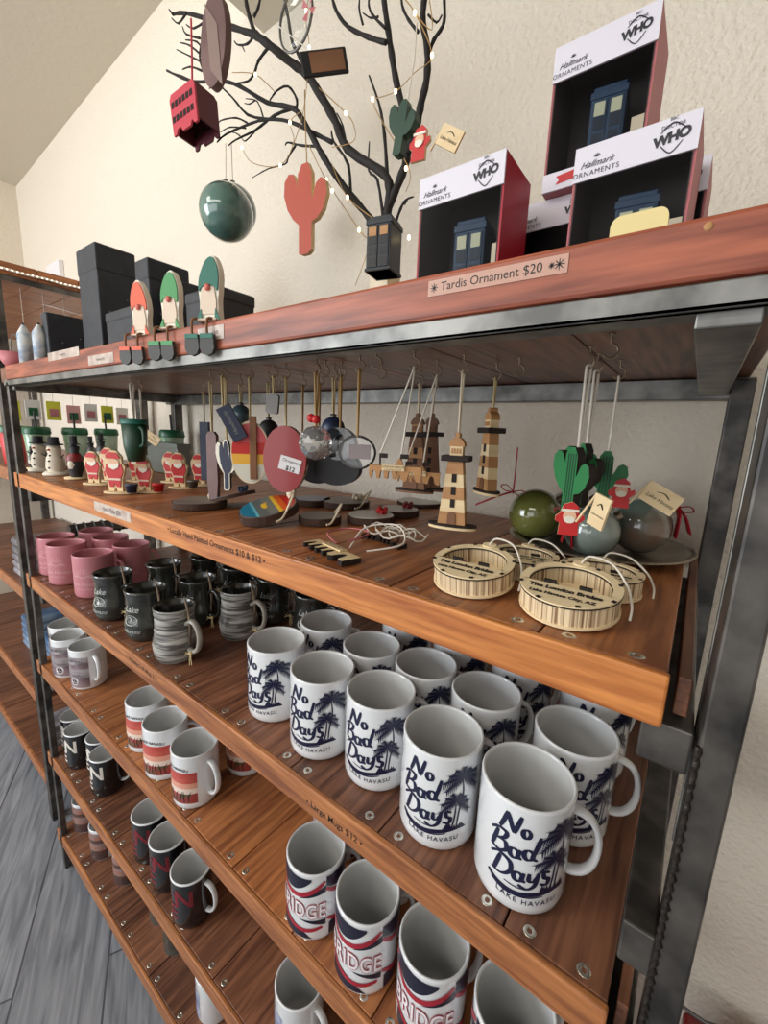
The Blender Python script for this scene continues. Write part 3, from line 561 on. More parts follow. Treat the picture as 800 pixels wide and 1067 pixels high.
# ------------------------------------------------------------------ neighbouring shelf unit at the far left
NX0, NX1, NY0, NY1 = -9.5, -5.33, 1.1, 2.42
nu = thing('shelf_unit', 'neighbouring shelf unit beyond the left end, taller, with wooden planks', 'shelf unit', (-7.4, 1.1, FZ))
NO = (-7.4, 1.1, FZ)
for x0, y0 in ((NX1 - 0.1, NY0), (NX1 - 0.1, NY1 - 0.1), (NX0, NY0), (NX0, NY1 - 0.1)):
    m = UB(NO); m.bbox((x0, y0, FZ), (x0 + 0.1, y0 + 0.1, 1.24), 0.006); m.build('post', M_steel, nu)
for z in (-4.0, -2.95, -1.75, -0.5, 1.38):
    m = UB(NO); x = NX1 - 0.1
    if z > 1: 
        for k in range(4): m.bbox((NX0, NY0 + 0.04 + k * 0.33, z - 0.11), (NX1 + 0.03, NY0 + 0.04 + k * 0.33 + 0.325, z), 0.005)
    else:
        while x > NX0 + 0.5: m.bbox((x - 0.455, NY0 + 0.03, z - 0.12), (x, NY1, z), 0.005); x -= 0.46
    s_ = m.build('shelf', M_plank if z < 1 else M_plank2, nu)
    m = UB(NO); m.bbox((NX0, NY0 - 0.0, z - 0.12), (NX1 + 0.03 if z > 1 else NX1 - 0.11, NY0 + 0.03, z), 0.006); m.build('front_board', M_top if z > 1 else M_plank2, s_)
    if z > 1:
        m = UB(NO); m.bbox((NX1 - 0.0, NY0 + 0.03, z - 0.16), (NX1 + 0.03, NY1, z - 0.112), 0.003); m.bbox((NX1 - 0.1, NY1 - 0.1, z - 0.6), (NX1 + 0.01, NY1 - 0.02, z - 0.52), 0.003); m.bbox((NX0, NY1 - 0.06, z - 0.22), (NX1, NY1, z - 0.112), 0.003); m.build('steel_rail', M_steel, nu)
M_bulb = mat('warm bulb', rgb(255, 235, 200), 0.3, emis=rgb(255, 226, 170), strength=9)
M_rope = mat('rope light', rgb(220, 215, 200), 0.2, emis=rgb(255, 240, 215), strength=1.6)
t = thing('rope_light', 'clear rope light along the top edge of the left neighbouring shelf unit', 'rope light', (NX1 + 0.05, 1.3, 1.31))
m = UB((NX1 + 0.05, 1.3, 1.31)); m.tube([(NX1 + 0.052, NY0 + 0.05 + i * 0.06, 1.308 + 0.004 * math.sin(i * 1.3)) for i in range(22)], 0.011, 8); m.build('tube', M_twine, t)
m = UB((NX1 + 0.05, 1.3, 1.31))
for i in range(34): m.ball((NX1 + 0.066, NY0 + 0.06 + i * 0.037, 1.308), 0.0075, 6)
o = m.build('diode', M_rope, t)
# posts of the tumblers and cards on the neighbouring unit
def tumbler(t, cup=None):
    m = MB(); m.lathe([(0, 0), (0.085, 0), (0.09, 0.01), (0.115, 0.33), (0.11, 0.335), (0, 0.335)], 20); m.build('cup', cup or M_cupc, t)
    m = MB(); m.lathe([(0.121, 0.33), (0.123, 0.345), (0.118, 0.39), (0.105, 0.405), (0, 0.405)], 20); m.build('lid', M_dgreen2, t)
    m = MB(); m.tube([(0.02, 0, 0.2), (-0.02, 0.0, 0.56)], 0.010, 6); m.build('straw', M_black, t)
M_cupc = mat('tinted cup', rgb(120, 170, 130), 0.2, col2=rgb(200, 210, 190), scale=8, coat=0.5); M_dgreen2 = mat('lid green', rgb(30, 92, 58), 0.35)
tb = Proto('tumbler', 'tumbler', 'clear green tumblers with straws', lambda t: tumbler(t))
for (x, y), l in zip(((-5.58, 1.40), (-5.58, 1.74), (-5.58, 2.05)), ('green lidded tumbler with black straw nearest the left post', 'green lidded tumbler with black straw, middle of the far row', 'green lidded tumbler with black straw, farther one on the left unit')): tb.at((x, y, -0.4985), l)
tb.at((-4.4, 2.22, ZS[0] + 0.0015), 'green lidded tumbler with black straw at the back of the ornament shelf')
tr_ = Proto('tumbler', 'tumbler', 'red cups', lambda t: tumbler(t, M_red))
tr_.at((-5.9, 1.27, -0.4985), 'tumbler with red cup beside the dark post at the far left')
cols = [(214, 214, 60), (230, 228, 226), (216, 216, 70), (226, 170, 170), (232, 232, 230), (208, 210, 66), (238, 236, 228)]
for i, (x, y, z) in enumerate(((-5.7, 1.25, 0.06), (-5.7, 1.42, 0.08), (-5.7, 1.6, 0.08), (-5.7, 1.78, 0.05), (-5.7, 1.95, 0.08), (-5.7, 2.12, 0.07), (-5.7, 2.28, 0.06))):
    mt = mat('card %d' % i, rgb(*cols[i]), 0.5); t = thing('hanging_card', ('yellow', 'white', 'lime yellow', 'pink', 'plain white', 'lemon yellow', 'off white')[i] + ' product card hanging %s on the left unit' % ('nearest the post', 'second from the post', 'third from the post', 'fourth from the post', 'fifth from the post', 'sixth from the post', 'farthest back')[i], 'card', (x, y, z - 0.1), 0, 'cards hanging on the left unit')
    m = MB(); m.bbox((-0.004, -0.065, 0), (0.004, 0.065, 0.2), 0.001); m.build('card', mt, t)
    m = MB(); m.tube([(0, 0, 0.2), (0.0, 0, 1.22 - z + 0.15)], 0.003, 5); m.build('hang_string', M_twine, t)
    m = MB(); m.bbox((0.0045, -0.04, 0.04), (0.01, 0.04, 0.12), 0.001); m.build('printed_patch', M_dgreen2 if i % 2 else M_pink, t)
# goods on the lower shelves of the left unit
M_box1 = mat('blue box', rgb(60, 92, 128), 0.4, col2=rgb(140, 160, 180), scale=10); M_box2 = mat('grey bundle', rgb(88, 84, 88), 0.6, col2=rgb(160, 156, 160), scale=12)
for (x, y, z, mt, l) in ((-5.85, 1.35, -1.7485, M_box2, 'grey folded cloth bundle on the left unit just beyond the end post'), (-5.8, 1.5, -2.9485, M_box1, 'blue folded cloth stack on the left unit'), (-5.78, 1.4, -3.9985, M_box2, 'grey folded bundle on the lowest shelf of the left unit'), (-6.6, 1.5, -2.9485, M_box1, 'blue folded cloth stack further along the left unit')):
    t = thing('folded_cloth', l, 'cloth', (x, y, z)); h = 0
    for k in range(5):
        m = MB(); m.bbox((-0.22 + 0.01 * k, -0.18, h + 0.001), (0.22 - 0.015 * k, 0.2, h + 0.085), 0.03); m.build('fold', mt, t); h += 0.086
t = thing('bracelet_stand', 'dark T-shaped bracelet stand on the left unit behind the pink mugs', 'stand', (-5.6, 1.9, -1.7485))
m = MB(); m.lathe([(0, 0), (0.14, 0), (0.14, 0.02), (0.03, 0.04), (0.02, 0.45), (0, 0.45)], 16); m.build('base', M_black, t)
m = MB(); m.tube([(0, -0.3, 0.5), (0, 0.3, 0.5)], 0.07, 14); m.build('roll', M_steel, t)
for k in range(6): m = MB(); m.tube([(0.078 * math.cos(q), -0.24 + k * 0.09, 0.5 + 0.078 * math.sin(q)) for q in [i * PI / 8 for i in range(16)]], 0.008, 5, closed=True); m.build('bracelet', M_steel_l, t)
# red cart, bottom right corner
a = onY(712, 1050, 2.3); a.x = onY(712, 1050, 2.3).x
t = thing('utility_cart', 'red metal utility cart with bright rim beside the right post', 'cart', (a.x, 1.5, FZ))
zc = a.z - FZ
M_cart = mat('red enamel', rgb(128, 14, 20), 0.3, coat=0.5)
m = MB(); m.bbox((0.0, 0, 0.18), (1.3, 0.8, zc), 0.02); m.build('cart_body', M_cart, t)
m = MB(); m.tube([(-0.005, 0.795, zc + 0.006), (0.09, 0.795, zc + 0.006), (0.13, 0.795, zc + 0.03), (1.3, 0.795, zc + 0.03)], 0.008, 8); m.build('rim', M_steel_l, t)
for x in (0.12, 1.18):
    for y in (0.1, 0.7):
        m = MB(); m.tube([(x - 0.03, y, 0.09), (x + 0.03, y, 0.09)], 0.089, 16); m.tube([(x, y, 0.09), (x, y, 0.2)], 0.02, 8); m.build('caster', M_black, t)

# ------------------------------------------------------------------ boxed ornaments on the top
ZT = 0.4035
M_win = mat('clear window', (1, 1, 1, 1), 0.02); 
def glassmix(name, fac=0.12, col=(1, 1, 1, 1), rough=0.03):
    m = bpy.data.materials.new(name); m.use_nodes = True; n = m.node_tree.nodes; L = m.node_tree.links; n.remove(n['Principled BSDF'])
    tr = n.new('ShaderNodeBsdfTransparent'); tr.inputs[0].default_value = col; gl = n.new('ShaderNodeBsdfGlossy'); gl.inputs['Roughness'].default_value = rough
    lw = n.new('ShaderNodeLayerWeight'); lw.inputs[0].default_value = 0.35; ma = n.new('ShaderNodeMath'); ma.operation = 'MULTIPLY_ADD'; ma.inputs[1].default_value = fac * 1.6; ma.inputs[2].default_value = fac * 0.25
    L.new(lw.outputs['Fresnel'], ma.inputs[0]); mx = n.new('ShaderNodeMixShader'); L.new(ma.outputs[0], mx.inputs[0]); L.new(tr.outputs[0], mx.inputs[1]); L.new(gl.outputs[0], mx.inputs[2]); L.new(mx.outputs[0], n['Material Output'].inputs[0]); return m
M_pane = glassmix('acetate window', 0.008, (0.9, 0.9, 0.9, 1), 0.35)
M_boxred = mat('carton red', rgb(176, 28, 50), 0.45); M_boxrose = mat('carton rose', rgb(186, 104, 108), 0.5); M_boxin = mat('carton inside', rgb(74, 66, 66), 0.7); M_head = mat('carton header', rgb(226, 222, 232), 0.45)
M_logo = mat('logo ink', rgb(44, 44, 50), 0.5)
M_booth = mat('booth blue', rgb(24, 58, 88), 0.45); M_boothd = mat('booth dark', rgb(12, 32, 52), 0.5); M_lit = mat('booth window', rgb(196, 200, 170), 0.5)
def carton(x0, x1, y0, z0, z1, d, label, side, low=False, rz=0):
    w_ = x1 - x0; h = z1 - z0; t = thing('ornament_box', label, 'box', (x0, y0, z0), rz, 'boxed ornaments on the top shelf'); e = 0.006; hz = h * 0.765; lz = h * 0.13 if low else 0.014
    m = MB(); m.box((0, e, 0), (e, d, h), 0); m.box((w_ - e, e, 0), (w_, d, h), 0); m.box((e, e, 0), (w_ - e, d, e), 0); m.box((e, e, h - e), (w_ - e, d, h), 0); m.box((e, d - e, e), (w_ - e, d, h - e), 1)
    m.box((e + 0.001, e, e), (e + 0.003, d - e, h - e), 1); m.box((w_ - e - 0.003, e, e), (w_ - e - 0.001, d - e, h - e), 1); m.box((e, e, h - e - 0.003), (w_ - e, d - e, h - e - 0.001), 1); m.build('carton', [side, M_boxin], t)
    m = MB(); m.box((0, 0, hz), (w_, e, h), 0); m.build('header', M_head, t); m = MB(); m.box((0, 0, 0), (w_, e, lz), 0); m.build('footer', M_head, t)
    m = MB(); m.box((0.003, 0.002, lz), (w_ - 0.003, 0.004, hz), 0); m.build('window', M_pane, t)
    m = MB(); fn = lambda u, v: (u, -0.0012, v); zc = (hz + h) / 2
    put_text(m, 'ORNAMENTS', 0.0165, lambda u, v: fn(w_ * 0.2 + u, hz + 0.014 + v), spacing=1.15); put_text(m, 'Hallmark', 0.021, lambda u, v: fn(w_ * 0.2 + u, hz + 0.034 + v), shear=0.5)
    for k in range(5): q = PI * (0.1 + 0.2 * k); put_ribbon(m, [(w_ * 0.2, hz + 0.048), (w_ * 0.2 + 0.008 * math.cos(q), hz + 0.048 + 0.008 * math.sin(q))], 0.002, fn, brush=False)
    m.build('maker_logo', M_logo, t); m = MB(); X = w_ * 0.80; put_text(m, 'WHO', 0.029, lambda u, v: fn(X + u, zc - 0.002 + v + u * 0.12), bold=0.0016, spacing=0.92)
    put_ribbon(m, [(X - 0.024, zc + 0.012), (X, zc + 0.028), (X + 0.024, zc + 0.012)], 0.003, fn, brush=False); put_ribbon(m, [(X - 0.022, zc - 0.014), (X, zc - 0.034), (X + 0.022, zc - 0.014)], 0.0028, fn, brush=False)
    put_text(m, 'DOCTOR', 0.011, lambda u, v: fn(X + u, zc + 0.022 + v)); put_text(m, 'BBC', 0.009, lambda u, v: fn(X + u, zc + 0.036 + v)); m.build('printed_logo', M_logo, t)
    if low:
        m = MB(); m.add([(0.04, -0.0012, 0.014), (0.115, -0.0012, 0.022), (0.115, -0.0012, 0.045), (0.04, -0.0012, 0.037), (0.05, -0.0012, 0.026)], [(0, 1, 2, 3, 4)]); m.build('ribbon_mark', M_red, t)
    m = MB(); m.box((w_ * 0.80, 0.075, lz), (w_ * 0.95, 0.08, h * 0.45)); m.build('backing_card', M_cream, t)
    return t
def booth(x, y, z, wd, hh, label, rz=0.12, M_booth=M_booth, M_boothd=M_boothd, M_lit=M_lit):
    t = thing('booth_ornament', label, 'ornament', (x, y, z), rz, 'blue booth ornaments'); a = wd / 2
    m = MB(); m.bbox((-a, -a, 0), (a, a, hh * 0.86), 0.003); m.bbox((-a * 1.08, -a * 1.08, 0), (a * 1.08, a * 1.08, 0.012), 0.002); m.bbox((-a * 1.06, -a * 1.06, hh * 0.78), (a * 1.06, a * 1.06, hh * 0.86), 0.002); m.bbox((-a * 0.92, -a * 0.92, hh * 0.86), (a * 0.92, a * 0.92, hh * 0.92), 0.003); m.build('body', M_booth, t)
    m = MB(); m.lathe([(0.007, hh * 0.92), (0.007, hh * 0.97), (0, hh)], 8); m.build('lamp', M_lit, t)
    for s_ in (-1, 1):
        x0, x1 = (0.003, a * 0.86) if s_ > 0 else (-a * 0.86, -0.003)
        m = MB(); m.bbox((x0, -a - 0.004, 0.014), (x1, -a + 0.001, hh * 0.76), 0.001); 
        for k in range(3): m.box((x0 + 0.005, -a - 0.0052, 0.02 + k * hh * 0.175), (x1 - 0.005, -a - 0.0042, 0.014 + (k + 1) * hh * 0.175 - 0.004), 1)
        d = m.build('door', [M_booth, M_boothd], t)
        m = MB(); m.box((x0 + 0.005, -a - 0.006, hh * 0.58), (x1 - 0.005, -a - 0.0045, hh * 0.73)); m.build('window', M_lit, d)
    return t
carton(-0.802, -0.531, 1.2, ZT, 0.757, 0.2, 'boxed ornament with bright red side, leftmost on the top shelf', M_boxred)
booth(-0.655, 1.30, ZT + 0.008, 0.095, 0.245, 'blue booth ornament inside the leftmost red-sided box')
carton(-0.635, -0.363, 1.51, ZT, 0.757, 0.2, 'boxed ornament half hidden behind, supporting the topmost box', M_boxrose)
carton(-0.358, -0.088, 1.51, ZT, 0.757, 0.2, 'boxed ornament standing directly behind the right front box', M_boxrose)
carton(-0.52, -0.249, 1.47, 0.7585, 1.145, 0.2, 'boxed ornament stacked on top with white foot strip and small red ribbon', M_boxrose, low=True)
booth(-0.372, 1.57, 0.7585 + 0.052, 0.095, 0.24, 'blue booth ornament inside the topmost stacked box')
carton(-0.373, -0.106, 1.28, ZT, 0.742, 0.2, 'boxed ornament at the right front behind the pale rounded tag', M_boxrose)
booth(-0.228, 1.38, ZT + 0.008, 0.095, 0.235, 'blue booth ornament inside the right front box')
M_ycard = mat('pale yellow wood', rgb(232, 214, 150), 0.5)
a = onY(635, 243, 1.1); b = onY(697, 224, 1.1); 
t = thing('wooden_tag', 'pale yellow rounded wooden tag leaning in front of the right box', 'tag', ((a.x + b.x) / 2, 1.1, ZT)); hw = (b.x - a.x) / 2; hh = onY(672, 220, 1.1).z - ZT
m = MB(); r_ = 0.02; pts = [(-hw, 0), (hw, 0)] + [(hw - r_ + r_ * math.cos(q), hh - r_ + r_ * math.sin(q)) for q in [i * PI / 12 for i in range(7)]] + [(-hw + r_ - r_ * math.sin(q), hh - r_ + r_ * math.cos(q)) for q in [i * PI / 12 for i in range(7)]]
m.prism(pts, 0, 0.012); m.build('tag_plate', M_ycard, t)

# ------------------------------------------------------------------ black boxes on the top, left
M_bbox = mat('black fabric box', rgb(38, 40, 46), 0.6, col2=rgb(50, 52, 58), scale=30)
def bigbox(x0, x1, y0, y1, z0, z1, label, lid=None):
    t = thing('storage_box', label, 'box', ((x0 + x1) / 2, (y0 + y1) / 2, z0), 0, 'black boxes on the top shelf'); a = (x1 - x0) / 2; b = (y1 - y0) / 2; h = z1 - z0
    m = MB(); m.bbox((-a, -b, 0), (a, b, h * 0.9 if lid is None else h), 0.012); m.build('box_body', M_bbox, t)
    if lid is None: m = MB(); m.bbox((-a - 0.004, -b - 0.004, h * 0.78), (a + 0.004, b + 0.004, h), 0.012); m.build('lid', M_bbox, t)
    elif lid == 'paper': m = MB(); m.add([(-a, -b, h + 0.002), (a, -b, h + 0.002), (a, b, h + 0.002), (-a, b, h + 0.002), (-a * 0.8, -b, h + 0.07), (a, -b * 0.8, h + 0.05), (a, b, h + 0.02)], [(0, 1, 2, 3), (4, 5, 6)]); m.build('tissue', M_paper, t)
    m = MB()
    for k in range(3): m.ball((a + 0.003, -b * 0.5 + 0.12 * k, h * (0.45 + 0.13 * k)), 0.007, 6)
    m.build('stud', M_steel_l, t)
bigbox(-4.15, -4.03, 1.14, 1.5, ZT, 0.77, 'low black box at the left with white tissue on top', 'paper')
bigbox(-3.82, -3.49, 1.3, 1.555, ZT, 1.19, 'tallest black box at the left end of the top shelf')
bigbox(-4.4, -4.18, 1.62, 2.0, ZT, 1.0, 'black box behind the low one at far left')
bigbox(-3.4, -2.98, 1.3, 1.60, ZT, 0.72, 'low black box between the tall box and the gnomes')
bigbox(-2.92, -2.76, 1.3, 1.55, ZT, 0.955, 'black box behind the orange and green gnomes')
bigbox(-2.7, -2.5, 1.35, 1.75, ZT, 0.80, 'black box between the green and teal gnomes')
bigbox(-2.36, -2.05, 1.3, 1.52, ZT, 0.69, 'small black box to the right of the teal gnome')

# ------------------------------------------------------------------ shelf-sitting gnomes
M_orange = mat('orange paint', rgb(226, 92, 52), 0.55); M_gn2 = mat('leaf green paint', rgb(66, 150, 84), 0.55); M_gn3 = mat('teal paint', rgb(20, 106, 88), 0.55); M_beard = mat('beard paint', rgb(226, 206, 184), 0.6); M_nose = mat('nose pink', rgb(214, 110, 96), 0.5); M_wht = mat('white edge paint', rgb(236, 230, 214), 0.6)
def gnome(px, pyb, pyt, hatm, label, lean, k=1.0):
    a = onY(px, pyb, 1.0); h = (onY(px, pyt, 1.0).z - 0.41); x = a.x
    t = thing('gnome_sitter', label, 'gnome', (x, 1.014, 0.4065), 0.35, 'painted wooden gnomes sitting on the top edge'); w_ = h * 0.19
    out = [(-w_, 0.0), (-w_ * 0.92, h * 0.3), (-w_ * 1.02, h * 0.5)] + [(-w_ * 0.98 + lean * h * 0.1, h * 0.70), (-w_ * 0.55 + lean * h * 0.25, h * 0.92), (lean * h * 0.3, h), (w_ * 0.4 + lean * h * 0.3, h * 0.96), (w_ * 0.9 + lean * h * 0.2, h * 0.76), (w_ * 1.05, h * 0.5), (w_ * 0.92, h * 0.3), (w_, 0)]
    out = [(p.x, p.y) for p in [Vector((q[0], q[1], 0)) for q in smoothpath([(p[0], p[1], 0) for p in out], 3)]]
    m = MB(); m.prism(out, 0, 0.03, 0); m.build('body_plate', [M_wht], t)
    sh_ = lambda pts, s_: [((p[0]) * s_, h * 0.5 + (p[1] - h * 0.5) * s_) for p in pts]
    hat = [p for p in sh_(out, 0.93) if p[1] > h * 0.47]; arc = [(w_ * 0.85 * math.cos(q), h * 0.47 + h * 0.09 * math.sin(q)) for q in [i * PI / 8 for i in range(9)]]
    m = MB(); m.prism(hat + arc, -0.006, -0.0005); m.build('hat', hatm, t)
    m = MB(); b_ = [(-w_ * 0.72, 0.03), (-w_ * 0.8, h * 0.3), (-w_ * 0.6, h * 0.52), (0, h * 0.56), (w_ * 0.6, h * 0.52), (w_ * 0.8, h * 0.3), (w_ * 0.72, 0.03)]; m.prism(b_, -0.005, -0.0005, 0); m.build('beard', M_beard, t)
    m = MB(); m.ball((0, -0.009, h * 0.52), 0.014, 10, sq=(1, 0.6, 1)); m.build('nose', M_nose, t)
    m = MB(); m.prism([(-w_ * 1.3, 0.0), (-w_ * 0.62, 0.0), (-w_ * 0.72, h * 0.2)], -0.008, -0.0055); m.build('coat_corner', hatm, t)
    m = MB(); m.prism([(w_ * 1.3, 0.0), (w_ * 0.72, h * 0.2), (w_ * 0.62, 0.0)], -0.008, -0.0055); m.build('coat_corner', hatm, t)
    m = MB(); m.bbox((-w_ * 1.15, -0.03, -0.0), (w_ * 1.15, 0.06, 0.008), 0.002); m.build('base', M_beard, t)
    for s_ in (-0.75, 0.75):
        m = MB(); P = smoothpath([(s_ * w_, -0.02, 0.006), (s_ * w_ - 0.01, -0.045, 0.0), (s_ * w_ - 0.01, -0.05, -0.05), (s_ * w_, -0.05, -0.075)], 3); m.tube(P, 0.006, 6); lg = m.build('leg', M_plyd, t)
        m = MB(); o_ = [(-0.026, -0.05), (0.03, -0.05), (0.03, 0.0), (-0.026, 0.0)]; bt = [(-0.03 + s_ * w_, -0.075), (0.03 + s_ * w_, -0.075), (0.032 + s_ * w_, -0.115)] + [(s_ * w_ + 0.034 * math.cos(q), -0.125 + 0.03 * math.sin(q)) for q in (0, -0.8, -1.57, -2.3, -3.14)]
        m.prism([(p[0], p[1] + 0.015) for p in bt], -0.066, -0.05); m.build('boot', M_boot, lg)
        m = MB(); m.box((-0.03 + s_ * w_, -0.0685, -0.075), (0.03 + s_ * w_, -0.066, -0.058)); m.build('sock', hatm, lg)
M_boot = mat('boot grey', rgb(66, 66, 64), 0.6)
gnome(144, 352, 289, M_orange, 'wooden gnome with orange hat sitting on the top board edge', -0.1)
gnome(175, 346, 279, M_gn2, 'wooden gnome with leaf green hat sitting on the top board edge', 0.1)
gnome(215, 336, 263, M_gn3, 'wooden gnome with tall dark teal hat sitting on the top board edge', 0.2)
# two pencil shaped ornaments and a red bowl at the left end
M_pen = mat('pencil blue', rgb(120, 146, 176), 0.4, col2=rgb(225, 225, 220), scale=40)
for px, l in ((28, 'slim blue and white pointed stick standing at the far left end'), (44, 'slim pale pointed stick standing just left of the black boxes')):
    a = onY(px, 375, 1.12); t = thing('pointed_stick', l, 'stick', (a.x, 1.12, 0.4035)); h = onY(px, 336, 1.12).z - 0.4035
    m = MB(); m.lathe([(0, 0), (0.05, 0), (0.05, h * 0.75), (0.012, h * 0.97)], 8); m.build('shaft', M_pen, t); m = MB(); m.lathe([(0.012, h * 0.97), (0, h * 1.04)], 8); m.build('tip', M_black, t)
a = onY(17, 376, 1.15); t = thing('woven_bowl', 'small reddish bowl at the far left end of the top shelf', 'bowl', (a.x, 1.15, 0.4035))
m = MB(); m.lathe([(0, 0), (0.06, 0), (0.15, 0.14), (0.14, 0.14), (0.05, 0.015), (0, 0.015)], 20); m.build('bowl_body', M_boxrose, t)
m = MB(); m.tube([(0.14 * math.cos(q), 0, 0.14 + 0.16 * math.sin(q)) for q in [i * PI / 10 for i in range(11)]], 0.005, 5); m.build('handle', M_steel_l, t)

# ------------------------------------------------------------------ bare branch tree with fairy lights
YT = 1.75
def tz(x, y, Y): return onY(170 + x / 2.5, y / 2.5, Y)
TB = onY(400, 300, YT); base = (TB.x, YT, ZT)
tree = thing('branch_tree', 'bare black branch tree standing on a pale block between gnomes and boxes', 'branch tree', base)
m = UB(base)
def br(pts, r0, r1, y0=YT, y1=None):
    y1 = y0 if y1 is None else y1; n = len(pts) - 1
    P = [tz(p[0], p[1], y0 + (y1 - y0) * i / n) for i, p in enumerate(pts)]; P = smoothpath(P, 3); k = len(P)
    m.tube(P, [0.8 * (r0 + (r1 - r0) * i / (k - 1)) * (1 + 0.12 * math.sin(i * 2.7)) for i in range(k)], 7)
br([(572, 740), (576, 660), (580, 580), (590, 500), (572, 452), (482, 392), (450, 320), (410, 250), (375, 197), (330, 162), (280, 122), (240, 92)], 0.026, 0.026)
br([(240, 92), (180, 72), (120, 52), (60, 35), (25, 38)], 0.022, 0.010)
br([(240, 92), (225, 45), (215, 0), (212, -60), (200, -110)], 0.016, 0.010); br([(236, 45), (248, 20), (255, -20), (262, -70)], 0.010, 0.006)
br([(272, 127), (248, 160), (238, 190), (222, 212), (195, 218)], 0.010, 0.006)
br([(235, 95), (220, 115), (195, 118), (185, 108)], 0.009, 0.004); br([(205, 118), (212, 135)], 0.006, 0.003)
br([(575, 640), (545, 580), (480, 500), (430, 430), (395, 370), (355, 300), (330, 280), (270, 268), (200, 226), (150, 212), (75, 213), (10, 185)], 0.024, 0.008, YT, YT - 0.1)
br([(345, 290), (348, 260), (325, 226), (296, 238), (278, 262)], 0.009, 0.005)
br([(440, 372), (400, 352), (330, 318), (275, 312), (230, 322), (165, 350), (140, 372)], 0.014, 0.005, YT, YT - 0.1)
br([(335, 284), (290, 302), (240, 340), (190, 365), (170, 380)], 0.011, 0.004); br([(275, 312), (220, 300), (180, 255), (140, 220), (120, 232)], 0.010, 0.004)
br([(220, 322), (190, 308), (150, 315), (142, 330)], 0.007, 0.003); br([(240, 342), (215, 368), (205, 362)], 0.006, 0.003); br([(215, 335), (175, 332), (150, 345)], 0.006, 0.003); br([(200, 355), (178, 345), (145, 362)], 0.005, 0.003)
br([(260, 305), (245, 265), (215, 258)], 0.006, 0.003); br([(240, 262), (225, 272), (212, 270)], 0.005, 0.003)
for pts in ([(25, 38), (15, 25)], [(60, 35), (40, 62), (22, 48)], [(120, 50), (80, 75), (60, 65)], [(105, 150), (70, 120), (45, 112)], [(105, 165), (75, 150), (35, 130)], [(100, 185), (72, 175), (50, 182)], [(110, 140), (88, 110), (58, 105)], [(75, 213), (50, 200), (15, 188)], [(95, 100), (60, 90), (50, 70)]):
    br(pts, 0.009, 0.004, YT - 0.05)
br([(130, 215), (105, 185), (95, 150), (100, 110), (110, 70)], 0.008, 0.006, YT - 0.05)
br([(378, 200), (356, 150), (336, 110), (326, 50), (315, -10), (310, -80)], 0.012, 0.008)
br([(585, 545), (622, 455), (636, 400), (636, 330), (625, 290), (605, 205), (590, 110), (577, 20), (570, -40), (560, -120)], 0.024, 0.014, YT, YT + 0.05)
br([(636, 400), (662, 320), (672, 270), (686, 210), (688, 130), (676, 60), (682, -20), (690, -110)], 0.022, 0.014, YT, YT - 0.05)
br([(580, 112), (535, 98), (482, 72), (452, 32), (438, -15), (430, -70)], 0.014, 0.008); br([(520, 65), (510, 20), (516, -30)], 0.007, 0.004); br([(578, 75), (545, 40), (535, 5), (550, -40)], 0.008, 0.005); br([(560, 45), (540, 48), (520, 35)], 0.006, 0.003)
br([(690, 145), (705, 105), (728, 70), (733, 30), (728, -40)], 0.011, 0.007); br([(664, 85), (640, 55), (622, 15), (620, -40)], 0.009, 0.006); br([(690, 40), (712, 60), (726, 40)], 0.006, 0.004)
br([(584, 470), (576, 350), (562, 272), (536, 198)], 0.012, 0.005); br([(572, 560), (558, 470), (535, 445), (537, 370)], 0.010, 0.004)
br([(602, 590), (618, 545), (632, 522), (652, 514)], 0.010, 0.004); br([(628, 535), (640, 515)], 0.005, 0.003)
br([(488, 520), (482, 430), (445, 372), (438, 342)], 0.011, 0.005); br([(480, 395), (468, 330), (452, 296)], 0.007, 0.004)
br([(405, 382), (360, 380), (325, 372), (318, 380)], 0.009, 0.004); br([(345, 380), (326, 410), (318, 428), (275, 440), (232, 464)], 0.007, 0.003, YT - 0.05)
m.build('branches', M_bark, tree)
m = MB(); m.bbox((-0.05, -0.05, 0), (0.06, 0.05, onY(400, 283, YT).z - ZT), 0.004); m.build('wooden_block', M_cream, tree)
fl = thing('fairy_lights', 'thin wire of tiny warm fairy lights draped over the black branches', 'fairy lights', base)
m = UB(base); LW = [[(305, 432), (330, 400), (365, 290), (380, 125), (372, 60), (380, -20)], [(205, 385), (232, 425), (305, 432), (340, 370), (330, 320), (360, 290)], [(380, 380), (425, 470), (510, 600), (535, 640), (500, 745)], [(405, 230), (475, 295), (497, 330), (495, 370), (440, 385)], [(545, 260), (605, 240), (655, 190), (700, 145), (655, 35), (620, -10)], [(440, 430), (480, 515), (565, 585), (605, 635), (605, 705)], [(180, 190), (240, 195), (290, 240)], [(545, 260), (560, 300), (640, 440), (632, 500)], [(655, 35), (700, 80), (690, -20)]]
wires = [[tz(p[0], p[1], YT - 0.07) for p in l_] for l_ in LW]
for P in wires: m.tube(smoothpath(P, 4), 0.0022, 4)
m.build('wire', M_gold, fl)
bm0 = None
for P in ((380, 125), (305, 432), (205, 385), (330, 320), (475, 296), (425, 470), (510, 600), (565, 585), (605, 635), (605, 705), (545, 260), (605, 240), (700, 145), (655, 35), (480, 515), (440, 498), (240, 195), (632, 440), (372, 30), (608, 625), (640, 620)):
    p = tz(P[0], P[1], YT - 0.075)
    if bm0 is None: m = MB(); m.ball((0, 0, 0), 0.008, 8, sq=(0.8, 0.8, 1.3)); o = m.build('bulb', M_bulb, fl); bm0 = o.data
    else: o = bpy.data.objects.new('bulb', bm0); C.objects.link(o); o.parent = fl
    o.location = (p - Vector(base)) * S
def cord(t, pts, bp, r=0.003, mt=None, nm='cord'):
    m = UB(bp); m.tube(pts, r, 5); return m.build(nm, mt or M_twine, t)
